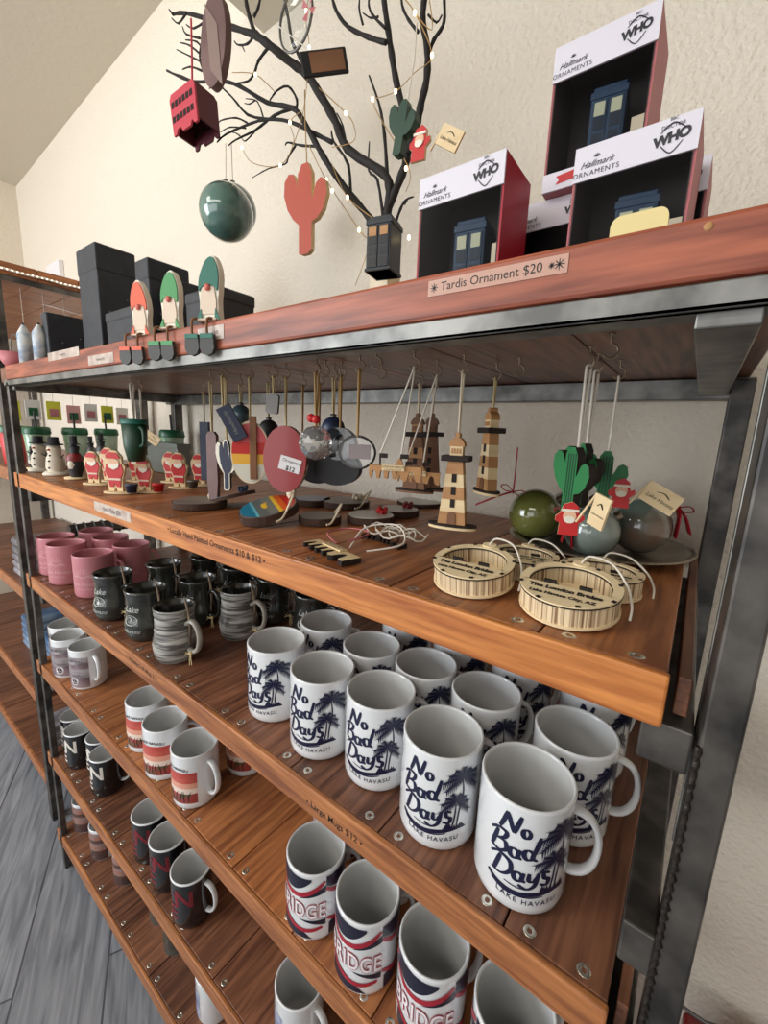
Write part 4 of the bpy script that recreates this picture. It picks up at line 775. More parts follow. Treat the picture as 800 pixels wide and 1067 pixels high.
# hanging ornaments on the tree
def at(px, py, Y): return onY(px, py, Y)
c = at(236, 222, 1.6); r_ = (at(262, 222, 1.6).x - c.x) * 0.64
M_globe = mat('globe glass', rgb(22, 66, 64), 0.12, coat=1.0, col2=rgb(96, 130, 120), scale=9, lo=0.4, hi=0.62); M_globe2 = mat('globe glass brown', rgb(70, 88, 60), 0.12, coat=1.0, col2=rgb(150, 170, 172), scale=7, lo=0.42, hi=0.6)
def globe(c, r, label, mt, toppts, cm=None, cat='ornament', grp=None, cap=True):
    b = (c.x, c.y, c.z); t = thing('globe_ornament', label, cat, b, 0, grp)
    m = MB(); m.ball((0, 0, 0), r, 36); m.build('ball', mt, t)
    if cap: m = MB(); m.lathe([(0.016, r * 0.985), (0.016, r + 0.018), (0, r + 0.02)], 12); m.build('cap', M_steel_l, t)
    if toppts: cord(t, [Vector((c.x, c.y, c.z + r))] + toppts, b, 0.003, cm)
    return t
globe(c, r_, 'large teal globe ornament hanging from the left branches', M_globe, [at(235, 150, 1.6)]); 
c2 = at(243, 219, 1.83); globe(c2, r_ * 0.98, 'teal globe ornament half hidden behind the front one', M_globe, [at(241, 150, 1.83)])
# brown slice top left
b = at(225, 46, 1.45); t = thing('wood_slice_ornament', 'large brown wood slice hanging at the top left of the tree, edge turned', 'ornament', b, 0)
M_slice = mat('brown slice', rgb(92, 64, 62), 0.6, col2=rgb(122, 92, 88), scale=10); M_slab = mat('slice label', rgb(136, 112, 104), 0.5)
hh = at(225, 0, 1.45).z - b.z; m = MB(); m.M = Matrix.Rotation(0.10, 4, 'Y') @ Matrix.Rotation(0.15, 4, 'Z'); m.prism(ell(0, 0, hh * 0.5, hh * 1.08, 32), -0.02, 0.02); m.build('slice', M_slice, t)
m = MB(); m.M = Matrix.Rotation(0.10, 4, 'Y') @ Matrix.Rotation(0.15, 4, 'Z'); m.prism([(-0.06, 0.16), (0.03, 0.06), (0.08, -0.2), (-0.01, -0.12)], -0.023, -0.0205); m.build('label_patch', M_slab, t)
cord(t, [b + Vector((0, 0, hh)), b + Vector((0.0, 0.1, hh + 0.5))], b)
# double decker bus
b = at(203, 122, 1.55); t = thing('bus_ornament', 'red wooden double-decker bus ornament hanging at the left of the tree', 'ornament', b)
M_bus = mat('bus red', rgb(198, 58, 76), 0.5); M_busd = mat('bus maroon', rgb(96, 40, 50), 0.55)
R_ = Matrix.Rotation(-0.12, 4, 'Y') @ Matrix.Rotation(0.12, 4, 'Z')
for yy, mm, nm in ((-0.07, M_bus, 'side_panel'), (0.07, M_busd, 'side_panel')):
    m = MB(); m.M = R_; m.prism([(-0.10, -0.11), (-0.075, -0.11), (-0.06, -0.085), (-0.03, -0.085), (-0.02, -0.11), (0.05, -0.11), (0.065, -0.085), (0.085, -0.11), (0.11, -0.11), (0.11, 0.08), (0.095, 0.105), (-0.095, 0.105), (-0.11, 0.08)], yy - 0.006, yy + 0.006); p_ = m.build(nm, mm, t)
    m = MB(); m.M = R_
    for zz in (0.03, -0.045):
        for k in range(6): m.box((-0.095 + k * 0.032, yy - 0.0085, zz), (-0.072 + k * 0.032, yy + 0.0085, zz + 0.03))
    m.build('window', M_burn, p_)
m = MB(); m.M = R_; m.box((-0.105, -0.064, 0.09), (0.105, 0.064, 0.1)); m.box((0.1, -0.064, -0.085), (0.11, 0.064, 0.09)); m.box((-0.11, -0.064, -0.085), (-0.1, 0.064, 0.09)); m.build('roof_and_ends', M_busd, t)
cord(t, [b + Vector((-0.02, 0, 0.1)), at(200, 60, 1.6), at(199, 20, 1.65)], b, 0.006, M_bus, 'ribbon')
# terracotta cactus
def cactus_outline(h): return [(x * h, z * h) for x, z in ((-0.10, 0.02), (-0.10, 0.34), (-0.2, 0.42), (-0.3, 0.55), (-0.36, 0.72), (-0.35, 0.87), (-0.28, 0.94), (-0.2, 0.92), (-0.15, 0.84), (-0.125, 0.76), (-0.12, 0.9), (-0.06, 0.99), (0.04, 0.99), (0.1, 0.88), (0.11, 0.58), (0.14, 0.64), (0.18, 0.74), (0.25, 0.78), (0.32, 0.74), (0.35, 0.6), (0.29, 0.44), (0.2, 0.36), (0.11, 0.34), (0.11, 0.04), (0.05, 0), (-0.05, 0))]
M_terra = mat('terracotta paint', rgb(176, 74, 54), 0.6)
tp = at(317, 172, 1.6); bt = at(319, 266, 1.6); h = tp.z - bt.z; b = bt; t = thing('cactus_ornament', 'flat terracotta red cactus ornament hanging in the middle of the tree', 'ornament', b, 0.05)
m = MB(); m.prism(cactus_outline(h), -0.012, 0.012, 0, 1); m.build('cactus_plate', [M_terra, M_ply], t); cord(t, [b + Vector((0, 0, h)), at(318, 120, 1.62), at(319, 95, 1.7)], b, 0.003, M_gold)
# dark card tag
b = at(338, 66, 1.6); t = thing('card_tag', 'small dark framed card hanging tilted on the thick branch', 'tag', b, 0.75); m = MB(); m.M = Matrix.Rotation(-0.22, 4, 'Y'); m.bbox((-0.105, -0.008, -0.05), (0.105, 0.008, 0.05), 0.006); m.build('frame', M_black, t)
m = MB(); m.M = Matrix.Rotation(-0.22, 4, 'Y'); m.box((-0.065, -0.0105, -0.04), (0.09, -0.0085, 0.038)); m.build('picture_patch', M_plyd, t); cord(t, [b + Vector((-0.05, 0, 0.03)), at(322, 55, 1.72)], b, 0.003)
# booth on the tree
b = at(399, 287, 1.6); tp = at(399, 232, 1.6); booth(b.x, b.y, b.z, 0.115, tp.z - b.z + 0.02, 'dark booth ornament hanging low on the tree trunk', 0.2, mat('booth black', rgb(30, 36, 42), 0.5), M_black, M_ply2)
# green cactus with santa and flag
def santa_cut(t, M0, s, faced=True, bp=None):
    m = MB(); m.M = M0; m.prism([(s * a, s * b) for a, b in ((-0.3, -0.5), (0.3, -0.5), (0.28, -0.1), (0.45, 0.05), (0.42, 0.2), (0.28, 0.15), (0.24, 0.45), (0.05, 0.6), (-0.2, 0.5), (-0.3, 0.2), (-0.42, 0.1), (-0.42, -0.05), (-0.28, -0.12))], -0.004, 0.008, 0, 1); p = m.build('santa_figure', [M_red, M_ply], t)
    m = MB(); m.M = M0; m.prism([(a * s, b * s) for a, b in ell(0, 0.12, 0.2, 0.22, 12)], -0.007, -0.0045); m.build('face', M_skin, p)
    m = MB(); m.M = M0; m.prism([(a * s, b * s) for a, b in ell(0, 0.02, 0.17, 0.12, 10)], -0.009, -0.0075); m.build('beard', M_wht, p)
    m = MB(); m.M = M0; m.box((-0.26 * s, -0.009, 0.28 * s), (0.26 * s, -0.0045, 0.36 * s)); m.build('hat_brim', M_wht, p)
b = at(415, 165, 1.55); tp = at(426, 105, 1.55); h = (tp.z - b.z) * 1.0; t = thing('cactus_ornament', 'dark green cactus ornament with small santa and flag on the right branches', 'ornament', b)
RR = Matrix.Rotation(0.18, 4, 'Y'); m = MB(); m.M = RR; m.prism(cactus_outline(h), -0.02, 0.015, 0); m.build('cactus_plate', M_dgreen, t)
o_ = at(437, 152, 1.5) - b; santa_cut(t, Matrix.Translation(o_) @ Matrix.Rotation(0.1, 4, 'Y'), 0.105)
def flag(t, p0, p1, bp, w_, h_, ang, txt=True):
    m = UB(bp); m.tube([p0, p1], 0.004, 5); fp = m.build('flag_pole', M_ply, t); M0 = Matrix.Translation(p1 - Vector(bp)) @ Matrix.Rotation(ang, 4, 'Y')
    m = MB(); m.M = M0; m.box((0, -0.004, -h_), (w_, 0.004, 0)); m.build('flag', M_ply, fp)
    m = MB(); m.M = M0; put_text(m, 'Lake Havasu', w_ * 0.16, lambda u, v: (w_ / 2 + u, -0.0052, -h_ * 0.62 + v), shear=0.3); put_ribbon(m, [(w_ * .3, -h_ * .35), (w_ * .5, -h_ * .25), (w_ * .7, -h_ * .38)], h_ * 0.06, lambda u, v: (u, -0.0052, v)); m.build('flag_lettering', M_burn, fp)
flag(t, at(448, 158, 1.5), at(464, 129, 1.5), b, 0.10, 0.065, 0.6)
cord(t, [b + RR @ Vector((0, 0, h)), at(432, 60, 1.65), at(434, 25, 1.7)], b, 0.003)
# clear ring ornament at the top
M_glass = glassmix('clear glass', 0.09, (0.96, 0.97, 0.97, 1)); M_smoke = glassmix('smoky glass', 0.2, (0.35, 0.35, 0.36, 1))
b = at(308, 20, 1.6); t = thing('glass_ornament', 'clear glass disc ornament with pink bow at the top of the tree', 'ornament', b); m = MB(); m.ball((0, 0, 0), 0.11, 24, sq=(1, 0.25, 1.15)); m.build('glass_disc', M_glass, t)
m = MB(); m.tube([(0.112 * math.cos(q), 0, 0.127 * math.sin(q)) for q in [i * PI / 12 for i in range(24)]], 0.006, 6, closed=True); m.build('rim', M_steel_l, t)
m = MB(); 
for q in (0.6, 2.2, 3.9, 5.3): m.add([(0.11, -0.02, -0.02), (0.11 + 0.05 * math.cos(q), -0.025, -0.02 + 0.05 * math.sin(q)), (0.11 + 0.05 * math.cos(q + 0.6), -0.02, -0.02 + 0.05 * math.sin(q + 0.6))], [(0, 1, 2)])
m.build('bow', M_boxrose, t); cord(t, [b + Vector((0, 0, 0.125)), b + Vector((0, 0.1, 0.6))], b)
# ------------------------------------------------------------------ ornament shelf: standing figures
Z2 = ZS[0] + 0.0012
M_snow = mat('snowman cream', rgb(206, 196, 176), 0.6, col2=rgb(224, 216, 200), scale=20); M_hat = mat('charcoal', rgb(34, 34, 38), 0.6)
def fit_h(px, pyb, pyt): b = onZ(px, pyb, Z2); return b, onY(px, pyt, b.y).z - Z2
def snowman(px, pyb, pyt, label):
    b, h = fit_h(px, pyb, pyt); t = thing('snowman_figure', label, 'figurine', (b.x, b.y, Z2), 0.6, 'cream snowman figures'); w_ = h * 0.2
    m = MB(); m.lathe([(0, 0), (w_ * 1.5, 0), (w_ * 1.5, 0.012), (w_ * 1.2, 0.03), (0, 0.03)], 20); m.build('snow_base', M_snow, t)
    m = MB(); m.lathe([(w_ * 0.9, 0.03), (w_ * 1.1, h * 0.2), (w_ * 0.95, h * 0.45), (w_ * 0.7, h * 0.55), (w_ * 0.85, h * 0.68), (w_ * 0.7, h * 0.78), (0, h * 0.82)], 20); m.build('body', M_snow, t)
    m = MB(); m.lathe([(0, h * 0.78), (w_ * 1.1, h * 0.79), (w_ * 1.1, h * 0.82), (w_ * 0.65, h * 0.83), (w_ * 0.6, h), (0, h)], 16); m.build('hat', M_hat, t)
    for k in range(3): m = MB(); m.ball((0, -w_ * (1.08, 1.02, 0.8)[k], h * (0.2, 0.38, 0.52)[k]), 0.008, 8); m.build('button', M_black, t)
    m = MB(); m.tube([(0, -w_ * 0.8, h * 0.67), (0, -w_ * 1.35, h * 0.66)], [0.009, 0.002], 6); m.build('carrot_nose', M_orange, t)
    m = MB()
    for s_ in (-1, 1): m.tube([(s_ * w_ * 0.8, 0, h * 0.45), (s_ * w_ * 1.5, -0.02, h * 0.55)], 0.005, 5)
    m.build('arms', M_bark, t)
snowman(43, 491, 455, 'cream snowman with charcoal hat at the left end of the ornament shelf'); snowman(59, 495, 456, 'cream snowman with charcoal hat, second from the left end')
def soldier(px, pyb, pyt, label, col):
    b, h = fit_h(px, pyb, pyt); t = thing('penguin_figure', label, 'figurine', (b.x, b.y, Z2), 0.6); w_ = h * 0.15
    m = MB(); m.lathe([(0, 0), (w_ * 1.6, 0), (w_ * 1.6, 0.014), (0, 0.014)], 16); m.build('base', M_ply, t)
    m = MB(); m.lathe([(w_ * 0.7, 0.014), (w_ * 1.1, h * 0.25), (w_ * 1.1, h * 0.5), (w_ * 0.6, h * 0.62), (w_ * 0.75, h * 0.75), (0, h * 0.82)], 16); m.build('body', M_hat, t)
    m = MB(); m.lathe([(w_ * 1.13, h * 0.42), (w_ * 1.16, h * 0.5), (w_ * 0.75, h * 0.6)], 16); m.build('scarf', col, t)
    m = MB(); m.ball((0, -w_ * 0.62, h * 0.34), w_ * 0.68, 12, sq=(1, 0.9, 1.6)); m.build('white_belly', M_snow, t)
    m = MB(); m.lathe([(0, h * 0.8), (w_ * 1.0, h * 0.8), (w_ * 0.5, h * 0.84), (w_ * 0.5, h), (0, h)], 12); m.build('hat', M_hat, t)
soldier(80, 499, 455, 'dark figure with red scarf and top hat beside the snowmen', M_redd); soldier(35, 489, 466, 'small dark penguin figure at the very left end of the ornament shelf', M_steel_l)
soldier(96, 483, 455, 'dark hatted figure behind the red santas, left one', M_steel_l); soldier(196, 482, 461, 'dark hatted figure behind the right santas', M_bark); soldier(107, 484, 452, 'dark hatted figure behind the red santas, second one', M_steel_l)
def santa_stand(px, pyb, pyt, label, extra=None, yaw=0.75):
    b, h = fit_h(px, pyb, pyt); t = thing('santa_figure', label, 'figurine', (b.x, b.y, Z2), yaw - 0.15, 'flat wooden red santas'); s = h / 1.04; z0 = 0.012
    m = MB(); m.plate(ell(0.02, 0, 0.10, 0.05, 20), 0, 0.012); m.build('base', M_ply, t)
    out = [(a * 0.8, c_) for a, c_ in [(-0.22, 0), (-0.06, 0), (0, 0.12), (0.06, 0), (0.22, 0), (0.24, 0.3), (0.30, 0.45), (0.34, 0.62), (0.24, 0.72), (0.24, 0.86), (0.1, 1.0), (-0.1, 1.02), (-0.26, 0.9), (-0.36, 0.7), (-0.3, 0.45), (-0.24, 0.3)]]
    m = MB(); m.prism([(a * s, z0 + c_ * s) for a, c_ in out], 0, 0.02); m.build('wood_plate', M_ply, t)
    m = MB(); m.prism([(a * s * 0.68, z0 + 0.02 + c_ * s * 0.6) for a, c_ in [(-0.2, 0.06), (-0.07, 0.06), (0, 0.22), (0.07, 0.06), (0.2, 0.06), (0.24, 0.45), (0.34, 0.7), (0.28, 1.0), (-0.28, 1.0), (-0.34, 0.7), (-0.24, 0.45)]], -0.006, -0.0005); m.build('coat', M_red, t)
    m = MB(); m.prism([(a * s, z0 + c_ * s) for a, c_ in ell(0, 0.72, 0.14, 0.10, 12)], -0.008, -0.0065); m.build('face', M_skin, t)
    m = MB(); m.prism([(a * s, z0 + c_ * s) for a, c_ in [(-0.15, 0.7), (-0.12, 0.6), (0, 0.54), (0.12, 0.6), (0.15, 0.7), (0.06, 0.69), (-0.06, 0.69)]], -0.0105, -0.0085); m.build('beard', M_wht, t)
    m = MB(); m.prism([(a * s, z0 + c_ * s) for a, c_ in [(-0.18, 0.82), (0.18, 0.82), (0.1, 0.96), (-0.08, 0.98), (-0.18, 0.9)]], -0.0105, -0.0085); m.build('hat', M_red, t)
    m = MB(); m.box((-0.16 * s, -0.009, z0 + 0.28 * s), (0.16 * s, -0.0065, z0 + 0.33 * s)); m.build('belt', M_beard, t)
    if extra:
        m = MB(); m.lathe([(0, 0.012), (0.03, 0.012), (0.036, 0.055), (0.042, 0.055), (0.042, 0.065), (0, 0.065)], 12, c=(0.28 * s + 0.04, -0.01)); m.build('gift_pot', extra, t)
M_potb = mat('blue pot', rgb(38, 50, 78), 0.4)
santa_stand(98, 505, 472, 'flat red santa cut-out, leftmost of the santas'); santa_stand(121, 514, 471, 'flat red santa cut-out with small dark blue pot, nearest the front', M_potb)
santa_stand(151, 513, 478, 'flat red santa cut-out with small red pot', M_red); santa_stand(142, 502, 472, 'flat red santa cut-out behind the one with the red pot'); santa_stand(114, 502, 468, 'flat red santa cut-out just behind the front one')
santa_stand(187, 509, 473, 'flat red santa cut-out, second from right', M_steel_l); santa_stand(208, 506, 474, 'flat red santa cut-out, rightmost of the santas'); santa_stand(178, 503, 472, 'flat red santa cut-out partly hidden left of the right pair')
# grey display box behind the santas
a = onY(108, 456, 1.95); b = onY(184, 454, 1.95); a.x = -4.5
t = thing('display_box', 'long grey translucent display box behind the red santas', 'box', ((a.x + b.x) / 2, 1.95, Z2)); hw = (b.x - a.x) / 2; hh = a.z - Z2
M_greybox = mat('grey acrylic', rgb(118, 124, 118), 0.35); m = MB(); m.bbox((-hw, 0, 0), (hw, 0.12, hh), 0.01); m.build('box_body', M_greybox, t); m = MB(); m.bbox((-hw - 0.005, -0.008, hh * 0.85), (hw + 0.005, 0.128, hh + 0.006), 0.004); m.build('rim', M_greybox, t)
# wood slices lying on the shelf
M_sliceb = mat('slice bark', rgb(70, 50, 40), 0.9, bump=0.8, scale=60); M_slicet = mat('slice face', rgb(150, 138, 126), 0.45, col2=rgb(112, 100, 92), scale=7); M_slicew = mat('slice pale face', rgb(196, 190, 180), 0.4)
def slice_lying(px, py, rpx, label, top, tilt=0.0, ty=0.0, deco=None, hgt=0.034, cordm=None, bead=None, yaw=0):
    c = onZ(px, py, Z2 + hgt); c2 = onZ(px + rpx, py, Z2 + hgt); cc = (onZ(px - rpx, py, Z2 + hgt) + c2) / 2; r = min((c2 - c).length * 1.0, 0.27)
    lift = abs(math.sin(tilt)) * r + abs(math.sin(ty)) * r
    t = thing('slice_ornament', label, 'ornament', (c.x, c.y, Z2 + lift + 0.002), 0, 'round wood slice ornaments on the ornament shelf'); R0 = Matrix.Rotation(tilt, 4, 'X') @ Matrix.Rotation(ty, 4, 'Y') @ Matrix.Rotation(yaw, 4, 'Z')
    o_ = [(r * (1 + 0.03 * math.sin(3 * q) + 0.015 * math.sin(7 * q)) * math.cos(q), r * (1 + 0.03 * math.sin(3 * q) + 0.015 * math.sin(7 * q)) * math.sin(q)) for q in [i * 2 * PI / 32 for i in range(32)]]
    m = MB(); m.M = R0; m.plate(o_, 0, hgt, 0, 0); m.build('bark_ring', M_sliceb, t); m = MB(); m.M = R0; m.plate([(a * 0.95, b_ * 0.95) for a, b_ in o_], hgt + 0.0004, hgt + 0.003); m.build('top_face', top, t)
    if deco: deco(t, r, hgt + 0.004, R0)
    if cordm:
        m = MB(); m.M = R0; m.tube(smoothpath([(r * 0.3, r * 0.7, hgt + 0.008), (r * 0.5, r * 0.9, hgt + 0.05), (r * 0.9, r * 0.5, hgt + 0.06), (r * 1.0, -r * 0.2, 0.02 + 0.0), (r * 0.95, -r * 0.5, 0.0 + 0.01)], 4), 0.006, 5); m.build('cord', cordm, t)
    if bead:
        m = MB(); m.M = R0
        for k in range(7): q = k * 0.9; m.ball((0.02 * math.cos(q) + r * 0.25, 0.02 * math.sin(q) + r * 0.45, hgt + 0.016 + 0.012 * (k % 2)), 0.014, 8)
        m.build('bead_bow', bead, t)
    return t
def paint(t, r, z, R0):
    cols_ = [('teal', (22, 120, 150)), ('pale teal', (96, 176, 190)), ('slate', (96, 104, 104)), ('slate two', (120, 122, 116)), ('yellow', (236, 190, 52)), ('orange', (226, 100, 36)), ('scarlet', (190, 36, 30))]
    lim = [-1, -0.55, -0.45, -0.12, 0.22, 0.36, 0.58, 0.97]; R1 = R0 @ Matrix.Rotation(1.1, 4, 'Z'); mats = [mat('paint ' + n_, rgb(*c_), 0.3, coat=0.4) for n_, c_ in cols_]
    m = MB(); m.M = R1
    for i in range(7):
        a, b_ = lim[i] * r * 0.93, lim[i + 1] * r * 0.93; rr = r * 0.93; pts = []
        for k in range(9): y = a + (b_ - a) * k / 8; pts.append((y, math.sqrt(max(rr * rr - y * y, 0))))
        pts = [(p[0], p[1]) for p in pts] + [(p[0], -p[1]) for p in pts[::-1]]; m.add([(p[0], p[1], z) for p in pts], [list(range(len(pts)))], i)
    m.build('sunset_painting', mats, t)
    m = MB(); m.M = R1; m.add([(p[0], p[1], z + 0.001) for p in ell(-0.12 * r, 0.05 * r, 0.1 * r, 0.28 * r, 14)], [list(range(14))]); m.add([(p[0], p[1], z + 0.001) for p in ell(-0.02 * r, 0.3 * r, 0.05 * r, 0.06 * r, 10)], [list(range(10))]); m.build('painted_boat', mats[4], t)
    m = MB(); m.M = R1; m.ball((r * 0.9, 0.15 * r, z + 0.02), 0.026, 10); m.build('cream_bead', M_cream, t)
slice_lying(281, 536, 31, 'painted slice with teal water, yellow boat and red sunset bands', M_slicet, tilt=0.28, deco=paint, hgt=0.04, cordm=M_cream)
slice_lying(208, 522, 28, 'rough grey wood slice with cord, leftmost of the lying slices', M_slicet, bead=M_cream)
slice_lying(243, 524, 24, 'thin grey slice tilted up beside the painted one', mat('steel grey paint', rgb(110, 116, 124), 0.4), tilt=0.1, ty=-0.25, hgt=0.02, bead=M_potb)
slice_lying(333, 538, 22, 'dark lying slice right of the painted one', M_slicet, cordm=M_cream); slice_lying(360, 522, 24, 'brown lying slice with tangled cream cord on top', M_slicet, cordm=M_cream, bead=M_cream)
slice_lying(386, 537, 24, 'lying slice with pale face and small red bow', M_slicew, bead=M_red); slice_lying(415, 531, 20, 'lying slice with dark red bow at its right', M_slicew, bead=M_redd)
slice_lying(437, 523, 22, 'pale flat slice half behind the front lighthouse', M_slicew, hgt=0.02); slice_lying(325, 520, 20, 'small dark slice behind the painted one', mat('deep blue paint', rgb(42, 54, 92), 0.3))
# flat bridge cut-outs
def bridge_cut(M0, t, w_, mt, mt2=None, flags=True, txt=True):
    h = w_ * 0.42; n = 4; pts = [(-w_ / 2, h * 0.62), (-w_ / 2, 0.25 * h)]; bw = w_ * 0.62 / n
    for k in range(n):
        x = -w_ / 2 + bw * k; pts += [(x + bw * 0.12, 0.02 * h), (x + bw * 0.25, 0.02 * h)] + [(x + bw * (0.62 + 0.3 * math.cos(q)), 0.05 * h + 0.36 * h * math.sin(q)) for q in [PI - i * PI / 6 for i in range(7)]]
    pts += [(w_ * 0.14, 0.02 * h), (w_ * 0.2, -0.05 * h)] + [(w_ * (0.31 + 0.07 * math.cos(q)), 0.05 * h + 0.38 * h * math.sin(q)) for q in [PI - i * PI / 6 for i in range(7)]] + [(w_ * 0.42, -0.05 * h), (w_ * 0.5, -0.05 * h), (w_ * 0.5, h * 0.62)]
    m = MB(); m.M = M0; m.prism(pts, -0.008, 0.012, 0, 1); b_ = m.build('bridge_plate', [mt, M_burn], t)
    m = MB(); m.M = M0; m.prism([(-w_ * .25, h * 0.4), (w_ * 0.18, h * 0.4), (w_ * 0.18, h * 0.66), (-w_ * .25, h * 0.66)], -0.014, -0.0085); p = m.build('name_plate', mt2 or M_ply, t)
    m = MB(); m.M = M0
    if txt: put_text(m, 'LONDON BRIDGE', w_ * 0.052, lambda u, v: (-w_ * 0.035 + u, -0.0150, h * 0.57 + v)); put_text(m, 'Lake Havasu City, AZ', w_ * 0.036, lambda u, v: (-w_ * 0.035 + u, -0.0150, h * 0.46 + v)); m.build('name_lettering', M_burn, p)
    if flags:
        for x in (-w_ * 0.3, w_ * 0.1):
            m = MB(); m.M = M0; m.box((x - 0.003, -0.003, h * 0.62), (x + 0.003, 0.003, h * 1.15)); m.box((x + 0.003, -0.003, h * 0.95), (x + w_ * 0.14, 0.003, h * 1.15)); m.build('flag', M_burn, t)
        m = MB(); m.M = M0; m.prism([(w_ * 0.0, h * 0.62), (w_ * 0.03, h * 0.85), (w_ * 0.075, h * 1.0), (w_ * 0.12, h * 0.85), (w_ * 0.15, h * 0.62)], -0.006, 0.01); m.build('turret', mt, t)
b = onZ(346, 578, Z2); t = thing('bridge_ornament', 'pale wooden bridge cut-out lying flat on the front of the shelf', 'ornament', (b.x, b.y, Z2 + 0.014)); bridge_cut(Matrix.Rotation(-0.25, 4, 'Z') @ Matrix.Rotation(-PI / 2, 4, 'X') @ Matrix.Translation((0, 0, -0.05)), t, 0.30, M_ply, flags=False)
m = MB(); m.tube(smoothpath([(-0.06, 0.09, 0.0), (-0.16, 0.14, 0.02), (-0.12, 0.24, 0.03), (0.02, 0.2, 0.04), (0.0, 0.09, 0.02)], 5), 0.004, 5); m.build('cord', M_boxrose, t)
m = MB(); m.tube(smoothpath([(0.02, 0.08, 0.0), (0.0, 0.2, 0.06), (0.12, 0.26, 0.08), (0.22, 0.16, 0.04), (0.12, 0.06, 0.01)], 5), 0.004, 5); m.build('cord', M_twine, t)
for k, (px, py, a_) in enumerate(((398, 562, 0.3), (412, 567, -0.3))):
    b = onZ(px, py, Z2); t = thing('bridge_ornament', ('dark wooden bridge cut-out lying behind the pale one', 'dark wooden bridge cut-out lying flat, right end of the flat ones')[k], 'ornament', (b.x, b.y, Z2 + 0.014 + 0.0 * k)); bridge_cut(Matrix.Rotation(a_, 4, 'Z') @ Matrix.Rotation(-PI / 2, 4, 'X') @ Matrix.Translation((0, 0, -0.05)), t, 0.17, M_plyd, M_plyd, flags=False, txt=False)
    m = MB()
    for j in range(2): m.tube([(0.05 * j + 0.09 * math.cos(q), 0.07 * math.sin(q) + 0.02 * j, 0.02 + 0.025 * math.sin(q * 2 + j) ** 2) for q in [i * 2 * PI / 18 for i in range(18)]], 0.004, 5, closed=True)
    m.build('cord', M_twine, t)
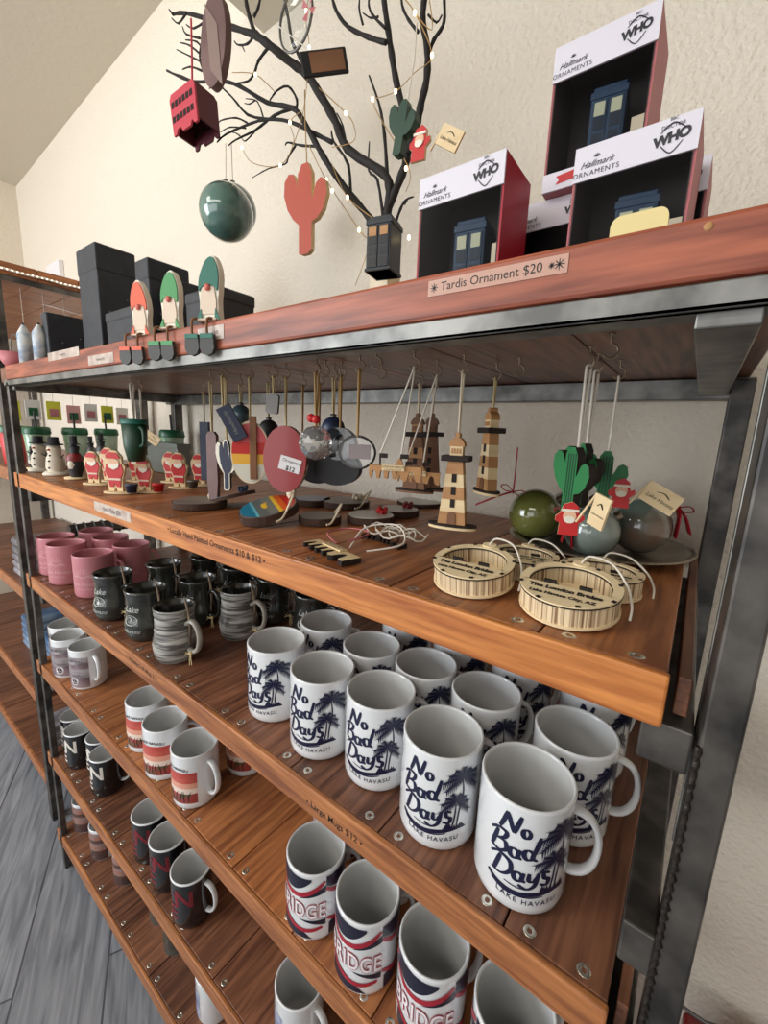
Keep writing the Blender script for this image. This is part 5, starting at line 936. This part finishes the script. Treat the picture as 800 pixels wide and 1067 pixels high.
# round bridge ring ornaments
M_rib = mat('slatted ply edge', rgb(232, 210, 172), 0.6, col2=rgb(140, 108, 78), scale=3, stretch=(170, 170, 1), lo=0.5, hi=0.6)
M_plyl = mat('engraved ply face', rgb(244, 222, 180), 0.5)
def ring(cx, cy, r, label, rz=0.0, hh=0.058, tl=0.0):
    t = thing('ring_ornament', label, 'ornament', (cx, cy, Z2 + (r * math.sin(tl))), rz, 'round wooden bridge ring ornaments'); k = 72; t.rotation_euler.x = tl
    m = MB(); pts = []
    for i in range(k): q = 2 * PI * i / k; rr = r * (0.975 if i % 2 else 0.955); pts.append((rr * math.cos(q), rr * math.sin(q)))
    inn = [(r * 0.86 * math.cos(2 * PI * i / k), r * 0.86 * math.sin(2 * PI * i / k)) for i in range(k)]
    vs = [(p[0], p[1], z) for z in (0.006, hh) for p in pts] + [(p[0], p[1], z) for z in (0.006, hh) for p in inn]; fs = []
    for i in range(k): j = (i + 1) % k; fs += [(i, j, k + j, k + i), (2 * k + j, 2 * k + i, 3 * k + i, 3 * k + j), (k + i, k + j, 3 * k + j, 3 * k + i)]
    m.add(vs, fs); m.build('slatted_wall', M_rib, t)
    m = MB(); m.plate(ell(0, 0, r, r, 48), 0, 0.007); m.build('back_disc', M_plyl, t)
    # top ring with solid lower segment
    def rg(z0, z1, mt, nm, R1, ri, grow=0.0):
        m = MB(); a0 = math.asin(-0.22); n_ = 28; out = [(R1 * math.cos(a0 + (PI - 2 * a0) * i / n_), R1 * math.sin(a0 + (PI - 2 * a0) * i / n_)) for i in range(n_ + 1)]; i_ = [(ri * math.cos(a0 + (PI - 2 * a0) * i / n_), max(ri * math.sin(a0 + (PI - 2 * a0) * i / n_), -0.22 * r)) for i in range(n_ + 1)]
        vs = [(p[0], p[1], z) for z in (z0, z1) for p in out + i_]; L2 = 2 * (n_ + 1); fs = []
        for i in range(n_): o2 = n_ + 1; fs += [(L2 + i, L2 + i + 1, L2 + o2 + i + 1, L2 + o2 + i), (i, o2 + i, o2 + i + 1, i + 1), (i, i + 1, L2 + i + 1, L2 + i), (o2 + i, L2 + o2 + i, L2 + o2 + i + 1, o2 + i + 1)]
        m.add(vs, fs); lo_ = [(R1 * math.cos(q), R1 * math.sin(q)) for q in [PI - a0 + (PI + 2 * a0) * i / 24 for i in range(25)]]
        m.plate(lo_, z0, z1); return m.build(nm, mt, t)
    rg(hh + 0.0005, hh + 0.0045, M_burn, 'burnt_rim', r * 1.005, r * 0.80); rg(hh + 0.0045, hh + 0.009, M_plyl, 'top_ring', r, r * 0.815)
    m = MB(); m.plate(ell(0, r * 1.0, 0.024, 0.02, 14), hh + 0.0095, hh + 0.014); m.build('hanging_tab', M_plyl, t)
    for q in range(8):
        a = q * PI / 4 + 0.39; m = MB(); m.M = Matrix.Rotation(a, 4, 'Z'); m.box((r * 0.93, -0.006, hh + 0.0092), (r * 1.01, 0.006, hh + 0.0105)); m.build('slot_tab', M_burn, t)
    m = MB(); f = lambda u, v: (u, v, hh + 0.0105)
    put_text(m, 'The London Bridge', r * 0.180, lambda u, v: f(u, v - r * 0.42), bold=0.0013); put_text(m, 'Lake Havasu City, AZ', r * 0.142, lambda u, v: f(u, v - r * 0.66), bold=0.0009); m.build('engraved_lettering', M_burn, t)
    for x in (-0.35 * r, 0.35 * r):
        m = MB(); m.box((x - 0.016, -0.20 * r, hh + 0.003), (x + 0.016, -0.13 * r, hh + 0.016)); m.build('bridge_lamp', M_burn, t)
    m = MB(); m.lathe([(0, 0.03), (0.022, 0.03), (0.022, 0.035), (0, 0.035)], 14, c=(-0.4 * r, 0.15 * r)); m.lathe([(0.01, 0.007), (0.01, 0.03)], 8, c=(-0.4 * r, 0.15 * r)); m.build('sun_disc', M_plyd, t)
    m = MB(); m.tube(smoothpath([(0, r * 1.0, hh + 0.014), (0.02, r * 1.08, hh + 0.035), (0.08, r * 0.98, hh + 0.03), (0.128, r * 0.5, hh + 0.006), (0.150, r * 0.1, 0.035), (0.152, -r * 0.1, 0.005)], 5), 0.0035, 6); m.build('cord', M_twine, t)
ring(-0.525, 1.21, 0.126, 'round wooden London Bridge ornament with lettering, front left', tl=0.17); ring(-0.235, 1.2, 0.13, 'round wooden London Bridge ornament with lettering, front right and nearest', tl=0.17)
ring(-0.455, 1.475, 0.118, 'round wooden bridge ornament half hidden behind the left ring', 0.2); ring(-0.205, 1.472, 0.125, 'round wooden bridge ornament half hidden behind the right ring', 0.1)
# tray of glass globes
tc = onZ(628, 577, Z2 + 0.02); TC = (-0.32, 2.02); Rt = 0.365
t = thing('metal_tray', 'round pewter tray holding painted globes at the back right of the shelf', 'tray', (TC[0], TC[1], Z2))
M_tray = mat('pewter', rgb(120, 110, 98), 0.32, 0.8, col2=rgb(150, 140, 124), scale=20)
m = MB(); m.lathe([(0, 0.002), (Rt * 0.72, 0.0), (Rt * 0.8, 0.012), (Rt * 0.93, 0.04), (Rt, 0.042), (Rt, 0.047), (Rt * 0.92, 0.046), (Rt * 0.78, 0.02), (Rt * 0.7, 0.008), (0, 0.009)], 56); m.build('tray_body', M_tray, t)
M_gl1 = mat('olive globe', rgb(52, 62, 22), 0.1, coat=1.0, col2=rgb(112, 116, 60), scale=7, lo=0.4, hi=0.62); M_gl2 = mat('sea globe', rgb(110, 128, 120), 0.1, coat=1.0, col2=rgb(116, 92, 78), scale=8, lo=0.5, hi=0.66); M_gl3 = mat('leaf globe', rgb(60, 82, 62), 0.1, coat=1.0, col2=rgb(134, 146, 140), scale=6, lo=0.4, hi=0.6)
def ribbon_bow(t, c, s, rot=0.0, ends=((-0.06, -0.12), (0.05, -0.13))):
    M0 = Matrix.Translation(c) @ Matrix.Rotation(rot, 4, 'Y')
    m = MB(); m.M = M0
    for sg in (-1, 1):
        P = smoothpath([(0, 0, 0), (sg * 0.5 * s, -0.01, 0.28 * s), (sg * 0.85 * s, 0, 0.1 * s), (sg * 0.5 * s, 0.01, -0.12 * s), (0, 0, 0)], 4); m.tube(P, s * 0.13, 6, flat=0.25, upv=(0, 1, 0.01))
    m.build('bow_loops', M_redd2, t)
    for e in ends:
        m = MB(); m.M = Matrix.Translation(c); P = smoothpath([(0, 0, 0), (e[0] * 0.4, -0.03, e[1] * 0.3), (e[0], -0.02, e[1])], 4); m.tube(P, 0.022, 6, flat=0.15, upv=(0, 1, 0.02)); m.build('ribbon_end', M_redd2, t)
M_redd2 = mat('red satin ribbon', rgb(160, 14, 30), 0.35)
def tglobe(px, py, Y, r, label, mt, bow=None, ends=((-0.06, -0.12), (0.05, -0.13))):
    c = onY(px, py, Y); zz = Z2 + 0.011 + r; t = thing('globe_ornament', label, 'ornament', (c.x, Y, zz), 0.4, 'painted glass globes on the pewter tray')
    m = MB(); m.ball((0, 0, 0), r, 36); m.build('ball', mt, t); m = MB(); m.M = Matrix.Rotation(0.9, 4, 'Y'); m.lathe([(0.018, r * 0.985), (0.018, r + 0.02), (0, r + 0.022)], 12); m.build('cap', M_tray, t)
    if bow is not None: ribbon_bow(t, bow, 0.07, 0.3, ends)
tglobe(558, 533, 1.95, 0.118, 'olive green glass globe at the left of the tray with a red ribbon', M_gl1, Vector((-0.11, -0.02, 0.1)), ((-0.16, -0.07), (0.0, 0.2)))
tglobe(617, 548, 1.83, 0.105, 'grey green glass globe at the front of the tray under the cactus', M_gl3, Vector((-0.1, -0.04, 0.06)), ((-0.02, -0.1), (0.02, -0.12)))
tglobe(668, 538, 2.05, 0.118, 'pale blue grey glass globe at the right of the tray', M_gl2, Vector((0.12, -0.02, 0.09)), ((0.05, -0.1), (0.0, -0.12)))
tglobe(596, 520, 2.19, 0.112, 'dull glass globe at the back of the tray', M_gl3)
# ------------------------------------------------------------------ ornaments hanging from the hooks
def lcord(t, top, bz, r=0.004, mt=None, hx=0.0, hy=0.0, nm='cord'):
    hk = Vector((hx, hy, HOOKZ + 0.003 - 0.065 - bz)); rr = 0.0040 + r; a = Vector(top); P = [a + Vector((0, -0.002, 0)), hk + Vector((0, -rr - 0.0005, -0.012))]
    P += [hk + Vector((0, -rr * math.cos(q), rr * math.sin(q))) for q in [i * PI / 6 for i in range(7)]] + [hk + Vector((0, rr + 0.0005, -0.012)), a + Vector((0, 0.002, 0))]
    m = MB(); m.tube(P, r, 6); return m.build(nm, mt or M_twine, t)
def hang(px, py_top, Y, hk=None, n=1):
    p = onY(px, py_top, Y); hk = hook(p.x, Y, 0.0); return p, Vector((p.x, Y, HOOKZ - 0.051))
def lighthouse(px, pyt, pyb, Y, label, mtA, mtB, yaw=0.2, cm=None):
    p, hk = hang(px, pyt, Y); bz = onY(px, pyb, Y).z; h = p.z - bz; bz = max(bz, Z2 + 0.004); t = thing('lighthouse_ornament', label, 'ornament', (p.x, Y, bz), yaw, 'layered wooden lighthouse ornaments'); w_ = h * 0.145
    m = MB(); m.plate([(a, b_ * 0.8) for a, b_ in ell(0, 0, w_ * 1.75, w_ * 0.95, 28)], 0, 0.01); m.build('base', M_ply if mtB is M_ply else mtA, t); m = MB(); m.plate(ell(0, 0, w_ * 1.78, w_ * 0.80, 28), 0.0105, 0.018); m.build('base_rim', M_burn, t)
    hb = h * 0.70; lv = 5
    for i in range(lv):
        z0 = 0.0185 + (hb - 0.0185) * i / lv; z1 = 0.0185 + (hb - 0.0185) * (i + 1) / lv; wa = w_ * (1 - 0.48 * i / lv); wb = w_ * (1 - 0.48 * (i + 1) / lv)
        m = MB(); m.prism([(-wa, z0), (wa, z0), (wb, z1), (-wb, z1)], -0.022, 0.022, 0, 1); bd = m.build('tower_band', [mtA if i % 2 == 0 else mtB, mtA if i % 2 == 0 else mtB], t)
        if 0 < i < 4: m = MB(); m.box((-0.009, -0.0245, z0 + 0.018), (0.009, -0.0222, z0 + 0.05)); m.build('window', M_burn, bd)
        if i == 0: m = MB(); m.prism([(-0.016, z0), (0.016, z0), (0.016, z0 + 0.035)] + [(0.016 * math.cos(q), z0 + 0.035 + 0.016 * math.sin(q)) for q in (0.6, 1.2, 1.9, 2.5)] + [(-0.016, z0 + 0.035)], -0.026, -0.0225); m.build('door', M_plyd, bd)
    m = MB(); m.bbox((-w_ * 0.98, -0.04, hb), (w_ * 0.98, 0.04, hb + 0.022), 0.003); m.build('gallery', M_burn, t)
    m = MB(); m.box((-w_ * 0.44, -0.02, hb + 0.022), (w_ * 0.44, 0.02, hb + h * 0.15)); l_ = m.build('lantern_room', mtB, t)
    m = MB()
    for k in range(4): m.box((-w_ * 0.36 + k * w_ * 0.19, -0.022, hb + 0.03), (-w_ * 0.36 + k * w_ * 0.19 + w_ * 0.13, -0.0203, hb + h * 0.13))
    m.build('window', mtA, l_)
    m = MB(); m.prism([(w_ * 0.56 * math.cos(q), hb + h * 0.15 + h * 0.09 * math.sin(q)) for q in [i * PI / 10 for i in range(11)]], -0.02, 0.02); m.prism(ell(0, hb + h * 0.26, w_ * 0.17, h * 0.03, 12), -0.018, 0.018); m.build('dome', mtA, t)
    c_ = lcord(t, (0, 0, h * 0.985), bz, 0.004, cm or M_twine); c_.rotation_euler.z = -yaw; return t
lighthouse(478, 450, 552, 1.46, 'pale wooden lighthouse ornament with light bands, nearest the front', M_ply2, M_ply, 0.25, M_cream)
lighthouse(514, 424, 516, 1.68, 'brown wooden lighthouse ornament hanging right of the front one', M_ply2, M_ply, -0.7, M_raf)
lighthouse(436, 430, 514, 1.75, 'dark brown wooden lighthouse ornament, left of the hanging pair', M_plyd, M_ply2, 0.3, M_cream)
lighthouse(451, 430, 512, 1.95, 'dark brown wooden lighthouse ornament, right of the hanging pair', M_plyd, M_plyd, 0.3, M_cream)
for px, pyt, Y, w_, l in ((412, 486, 1.3, 0.20, 'wooden bridge ornament with two dark flags hanging on white strings'), (436, 492, 1.5, 0.18, 'wooden bridge ornament hanging directly behind the flagged one')):
    p = onY(px, pyt, Y); hook(p.x + 0.05 * math.cos(0.45), Y + 0.05 * math.sin(0.45), 0.45); t = thing('bridge_ornament', l, 'ornament', (p.x, Y, p.z - w_ * 0.26), 0.45, 'hanging wooden bridge ornaments'); bridge_cut(Matrix.Identity(4), t, w_, M_ply2, M_ply)
    bz = p.z - w_ * 0.26; hz = HOOKZ + 0.003 - 0.065 - bz; m = MB(); m.tube([(-w_ * 0.3, 0, w_ * 0.48), (0.046, -0.006, hz - 0.012), (0.05, -0.0078, hz), (0.05, -0.0055, hz + 0.0055), (0.05, 0, hz + 0.0078), (0.05, 0.0055, hz + 0.0055), (0.05, 0.0078, hz), (0.051, 0.006, hz - 0.012), (w_ * 0.1, 0, w_ * 0.48)], 0.0035, 5); m.build('cord', M_twine, t)
# green cactus bundle with santa
def cactus_hang(px, pyt, pyb, Y, label, off, yaw=-0.6, santa=True, sp=(0.05, -0.05, 0.0), srz=0.9, fl_=((0.08, -0.05, 0.0), (0.13, -0.03, 0.10), (0.06, 0.10, 0.25))):
    p = onY(px, pyt, Y); bz = onY(px, pyb, Y).z; h = p.z - bz; t = thing('cactus_ornament', label, 'ornament', (p.x, Y, bz), yaw, 'green cactus ornaments hanging over the tray'); hook(p.x, Y, yaw)
    m = MB(); m.prism(cactus_outline(h), -0.022, 0.0, 0, 1); m.build('green_plate', [M_green, M_burn], t); m = MB(); m.prism(cactus_outline(h), 0.0005, 0.010, 0, 0); m.build('backing_plate', M_burn, t)
    m = MB()
    for k in range(4): m.box((-0.07 * h + k * 0.045 * h, -0.0235, h * 0.1), (-0.07 * h + k * 0.045 * h + 0.004, -0.0222, h * 0.9))
    m.build('rib_line', M_dgreen, t)
    if santa:
        santa_cut(t, Matrix.Translation(sp) @ Matrix.Rotation(srz, 4, 'Z'), 0.10); flag(t, Vector(fl_[0]), Vector(fl_[1]), (0, 0, 0), *fl_[2])
    lcord(t, (0, 0, h * 0.98), bz, 0.0045); return t
cactus_hang(603, 466, 540, 1.5, 'green cactus ornament with hanging santa and cream flag, nearest', 0); cactus_hang(612, 462, 530, 1.62, 'green cactus ornament directly behind the santa one', 0, santa=False); cactus_hang(634, 470, 530, 1.78, 'green cactus ornament at the back with its arm sticking out right', 0, 0.15, sp=(0.06, -0.03, 0.06), srz=0.0, fl_=((0.09, -0.03, 0.03), (0.15, -0.03, 0.12), (0.12, 0.075, 0.5)))
# round and odd hangers, left part
def disc_hang(px, py, rx, ry, Y, label, mt, yaw, cm=None, th=0.03, nm='slice_ornament', deco=None, edge=None, grp=None, parts='disc'):
    c = onY(px, py, Y); rz_ = onY(px, py - ry, Y).z - c.z; t = thing(nm, label, 'ornament', (c.x, Y, c.z), yaw, grp); hook(c.x, Y, yaw)
    m = MB(); m.prism(ell(0, 0, rx, rz_, 32), -th / 2, th / 2, 0, 1 if edge else 0); m.build(parts, [mt] + ([edge] if edge else []), t)
    if deco: deco(t, rx, rz_, th)
    lcord(t, (0, 0, rz_ * 0.97), c.z, 0.0045, cm); return t
M_r1 = mat('red lacquer', rgb(150, 24, 26), 0.35, coat=0.4); M_sp = mat('speckled rim', rgb(120, 84, 70), 0.6, col2=rgb(226, 214, 200), scale=70, lo=0.45, hi=0.55)
def lab(t, rx, rz_, th):
    m = MB(); m.M = Matrix.Rotation(0.25, 4, 'Y'); m.box((-0.02, -th / 2 - 0.003, -rz_ * 0.3), (rx * 0.8, -th / 2 - 0.0005, rz_ * 0.12)); l_ = m.build('paper_label', M_paper, t)
    m = MB(); m.M = Matrix.Rotation(0.25, 4, 'Y'); put_text(m, 'Ornament', 0.022, lambda u, v: (rx * 0.37 + u, -th / 2 - 0.0036, v - 0.0)); put_text(m, '$12', 0.03, lambda u, v: (rx * 0.37 + u, -th / 2 - 0.0036, v - 0.035), bold=0.0006); m.build('label_lettering', M_burn, l_)
disc_hang(298, 479, 0.105, 35, 1.35, 'big dark red lacquered slice with a white paper label', M_r1, 0.55, M_raf, 0.05, deco=lab, edge=M_sp)
M_sky = mat('sunset oval paint', rgb(208, 60, 66), 0.3, coat=0.5); M_yel = mat('warm yellow', rgb(240, 196, 80), 0.3)
def sky(t, rx, rz_, th):
    ms = [mat('oval pink', rgb(214, 92, 100), 0.3), mat('oval red', rgb(200, 48, 40), 0.3), mat('oval yellow', rgb(238, 182, 66), 0.3), mat('oval cream', rgb(222, 220, 206), 0.3)]; lim = [1, 0.35, -0.05, -0.4, -1]
    m = MB()
    for i in range(4):
        a, b_ = lim[i], lim[i + 1]; ys = [a + (b_ - a) * k / 8 for k in range(9)]; pts = [(rx * 0.94 * math.sqrt(max(1 - y * y, 0)), y * rz_ * 0.94) for y in ys]; pts = pts + [(-x, y) for x, y in pts[::-1]]
        m.add([(x, -th / 2 - 0.0012, y) for x, y in pts], [list(range(len(pts)))], i)
    m.build('sunset_painting', ms, t); m = MB(); m.bbox((0.0, -th / 2 - 0.016, -rz_ * 0.85), (0.035, -th / 2 - 0.0025, rz_ * 1.15), 0.002); m.build('dark_wood_bar', M_plyd, t)
disc_hang(261, 472, 0.095, 33, 1.3, 'oval ornament painted red to yellow with a dark vertical wooden bar', M_cream, 0.75, M_raf, 0.02, 'oval_ornament', sky)
disc_hang(332, 487, 0.11, 17, 1.6, 'black round slice hanging behind the clear faceted ball', M_hat, 0.55, M_gold, 0.06); disc_hang(352, 488, 0.12, 18, 1.55, 'black round slice hanging behind the smoky glass discs', M_hat, 0.4, M_gold, 0.06)
disc_hang(315, 480, 0.07, 20, 1.65, 'dark brown slice hanging just behind the big red one', M_slice, 0.55, M_gold, 0.05)
c = onY(329, 462, 1.3); M_cry = mat('cut crystal', rgb(245, 248, 248), 0.02, trans=0.9, coat=0.5)
t = thing('crystal_ornament', 'clear faceted crystal ball ornament with red bow', 'ornament', (c.x, 1.3, c.z)); hook(c.x, 1.3)
bm = bmesh.new(); bmesh.ops.create_icosphere(bm, subdivisions=2, radius=0.075); m = MB(); bm.verts.index_update(); m.add([v.co.copy() for v in bm.verts], [[v.index for v in f.verts] for f in bm.faces]); bm.free(); m.build('faceted_ball', M_cry, t)
m = MB(); m.ball((0, 0, 0.1), 0.02, 8); m.ball((-0.03, 0, 0.105), 0.02, 8); m.build('red_bow', M_red, t); lcord(t, (0, 0, 0.074), c.z, 0.005, M_gold)
disc_hang(354, 463, 0.078, 17, 1.42, 'smoky dark glass disc ornament with blue bow', M_smoke, 0.4, M_gold, 0.05, 'glass_ornament'); disc_hang(372, 472, 0.075, 17, 1.3, 'clear glass disc ornament with brown picture, right of the smoky one', M_glass, 0.4, M_gold, 0.02, 'glass_ornament', deco=lambda t, rx, rz_, th: (MB().box((-rx * 0.5, 0.0102, -rz_ * 0.4), (rx * 0.7, 0.013, rz_ * 0.5)).build('brown_picture', M_slice, t), MB().tube([(rx * math.cos(q), 0, rz_ * math.sin(q)) for q in [i * PI / 12 for i in range(24)]], 0.005, 6, closed=True).build('dark_rim', M_burn, t)))
# tag, cactus outline, stocking, key ring, small tumbler
def plate_hang(px, pyt, pyb, Y, outline, mt, label, yaw, nm, cat='ornament', rot=0.0, cm=None, edge=None, deco=None, th=0.02):
    p = onY(px, pyt, Y); bz = onY(px, pyb, Y).z; h = p.z - bz; t = thing(nm, label, cat, (p.x, Y, bz), yaw); hook(p.x, Y, yaw); M0 = Matrix.Translation((0, 0, h)) @ Matrix.Rotation(rot, 4, 'Y') @ Matrix.Translation((0, 0, -h))
    m = MB(); m.M = M0; m.prism([(a * h, b_ * h) for a, b_ in outline], -th / 2, th / 2, 0, 1 if edge else 0); m.build('plate', [mt] + ([edge] if edge else []), t)
    if deco: deco(t, h, M0)
    lcord(t, (0, 0, h * 0.96), bz, 0.004, cm or M_raf)
M_tagb = mat('dark blue card', rgb(28, 36, 62), 0.5)
def tagtxt(t, h, M0): m = MB(); m.M = M0 @ Matrix.Translation((0, -0.0115, h * 0.5)) @ Matrix.Rotation(-PI / 2, 4, 'Y'); put_text(m, 'Handmade', h * 0.16, lambda u, v: (u, 0, v), shear=0.3); m.build('tag_lettering', M_steel_l, t)
plate_hang(232, 424, 462, 1.2, [(-0.2, 0), (0.2, 0), (0.2, 1), (-0.2, 1)], M_tagb, 'dark blue card tag hanging tilted beside the red and yellow oval', 0.7, 'hanging_tag', 'tag', -0.5, deco=tagtxt)
plate_hang(236, 458, 511, 1.25, [(a * 0.6, b_) for a, b_ in cactus_outline(1.0)], M_wht, 'thin white-edged cactus outline ornament left of the sunset oval', 0.5, 'cactus_ornament', edge=M_burn, deco=lambda t, h, M0: MB().prism([(a * 0.38, 0.02 * h + b_ * 0.95) for a, b_ in cactus_outline(h)], -0.0125, -0.0105).build('dark_inlay', M_tagb, t))
plate_hang(221, 450, 524, 1.35, [(-0.07, 0.0), (0.07, 0.0), (0.10, 0.3), (0.09, 0.95), (0.04, 1.0), (-0.05, 1.0), (-0.09, 0.95), (-0.1, 0.3)], M_slice, 'long narrow brown wooden ornament hanging left of the blue tag', 0.2, 'wooden_ornament', th=0.02)
plate_hang(213, 440, 500, 1.7, [(-0.08, 0.0), (0.08, 0.0), (0.08, 1), (-0.08, 1)], M_tagb, 'narrow dark ornament behind the long brown one', 0.5, 'wooden_ornament', th=0.03)
M_phone = mat('grey enamel', rgb(120, 116, 112), 0.35)
plate_hang(285, 411, 432, 1.3, [(-0.32, 0.1), (-0.2, 0), (0.2, 0), (0.32, 0.1), (0.32, 0.9), (0.2, 1), (-0.2, 1), (-0.32, 0.9)], M_phone, 'small grey tag with black edge hanging above the red slice', 0.5, 'hanging_tag', 'tag', 0.1, edge=M_black, th=0.02)
for px, py, Y, mt, l in ((280, 448, 1.5, M_hat, 'dark round ball ornament between the oval and the red slice'), (347, 447, 1.45, M_potb, 'small blue bow ornament above the red slice'), (251, 432, 1.5, mat('bluish ball', rgb(60, 84, 92), 0.3, coat=0.5), 'bluish small ball ornament above the sunset oval')):
    c = onY(px, py, Y); hook(c.x, Y); t = thing('ball_ornament', l, 'ornament', (c.x, Y, c.z)); m = MB(); m.ball((0, 0, 0), 0.055, 18); m.build('ball', mt, t); lcord(t, (0, 0, 0.05), c.z, 0.004, M_raf); m = MB(); m.lathe([(0.015, 0.052), (0.015, 0.066), (0, 0.068)], 10); m.build('cap', M_steel_l, t)
c = onY(141, 460, 1.25); hook(c.x, 1.25); t = thing('tumbler_ornament', 'dark green miniature tumbler with handle hanging by a white strap over the santas', 'ornament', (c.x, 1.25, c.z - 0.13))
m = MB(); m.lathe([(0, 0), (0.05, 0), (0.07, 0.1), (0.075, 0.24), (0, 0.24)], 18); m.build('cup', M_dgreen, t); m = MB(); m.lathe([(0.078, 0.24), (0.078, 0.27), (0, 0.27)], 18); m.build('lid', M_teal, t); m = MB(); m.tube(smoothpath([(0.07, 0, 0.22), (0.12, 0, 0.2), (0.12, 0, 0.12), (0.07, 0, 0.1)], 3), 0.012, 6); m.build('handle', M_dgreen, t); lcord(t, (0, 0, 0.27), c.z - 0.13, 0.006, nm='strap')
c = onY(150, 475, 1.45); hook(c.x, 1.45, 0.7); t = thing('cactus_ornament', 'small dark cactus ornament with red santa and cream flag hanging among the santas', 'ornament', (c.x, 1.45, c.z)); m = MB(); m.prism(cactus_outline(0.2), -0.01, 0.01); m.build('cactus_plate', M_dgreen, t); t.rotation_euler.z = 0.7
santa_cut(t, Matrix.Translation((-0.06, -0.02, 0.12)), 0.09); flag(t, Vector((0.0, -0.02, 0.08)), Vector((0.05, -0.02, 0.19)), (0, 0, 0), 0.11, 0.07, 0.6); lcord(t, (0, 0, 0.19), c.z)
# spare empty hooks
for px, py, Y in ((390, 385, 1.5), (384, 372, 1.25), (500, 365, 1.6), (368, 390, 1.35), (308, 400, 1.6), (268, 400, 1.6), (628, 352, 1.35)):
    p = onZ(px, py, HOOKZ - 0.03); hook(p.x, Y, 0.4)
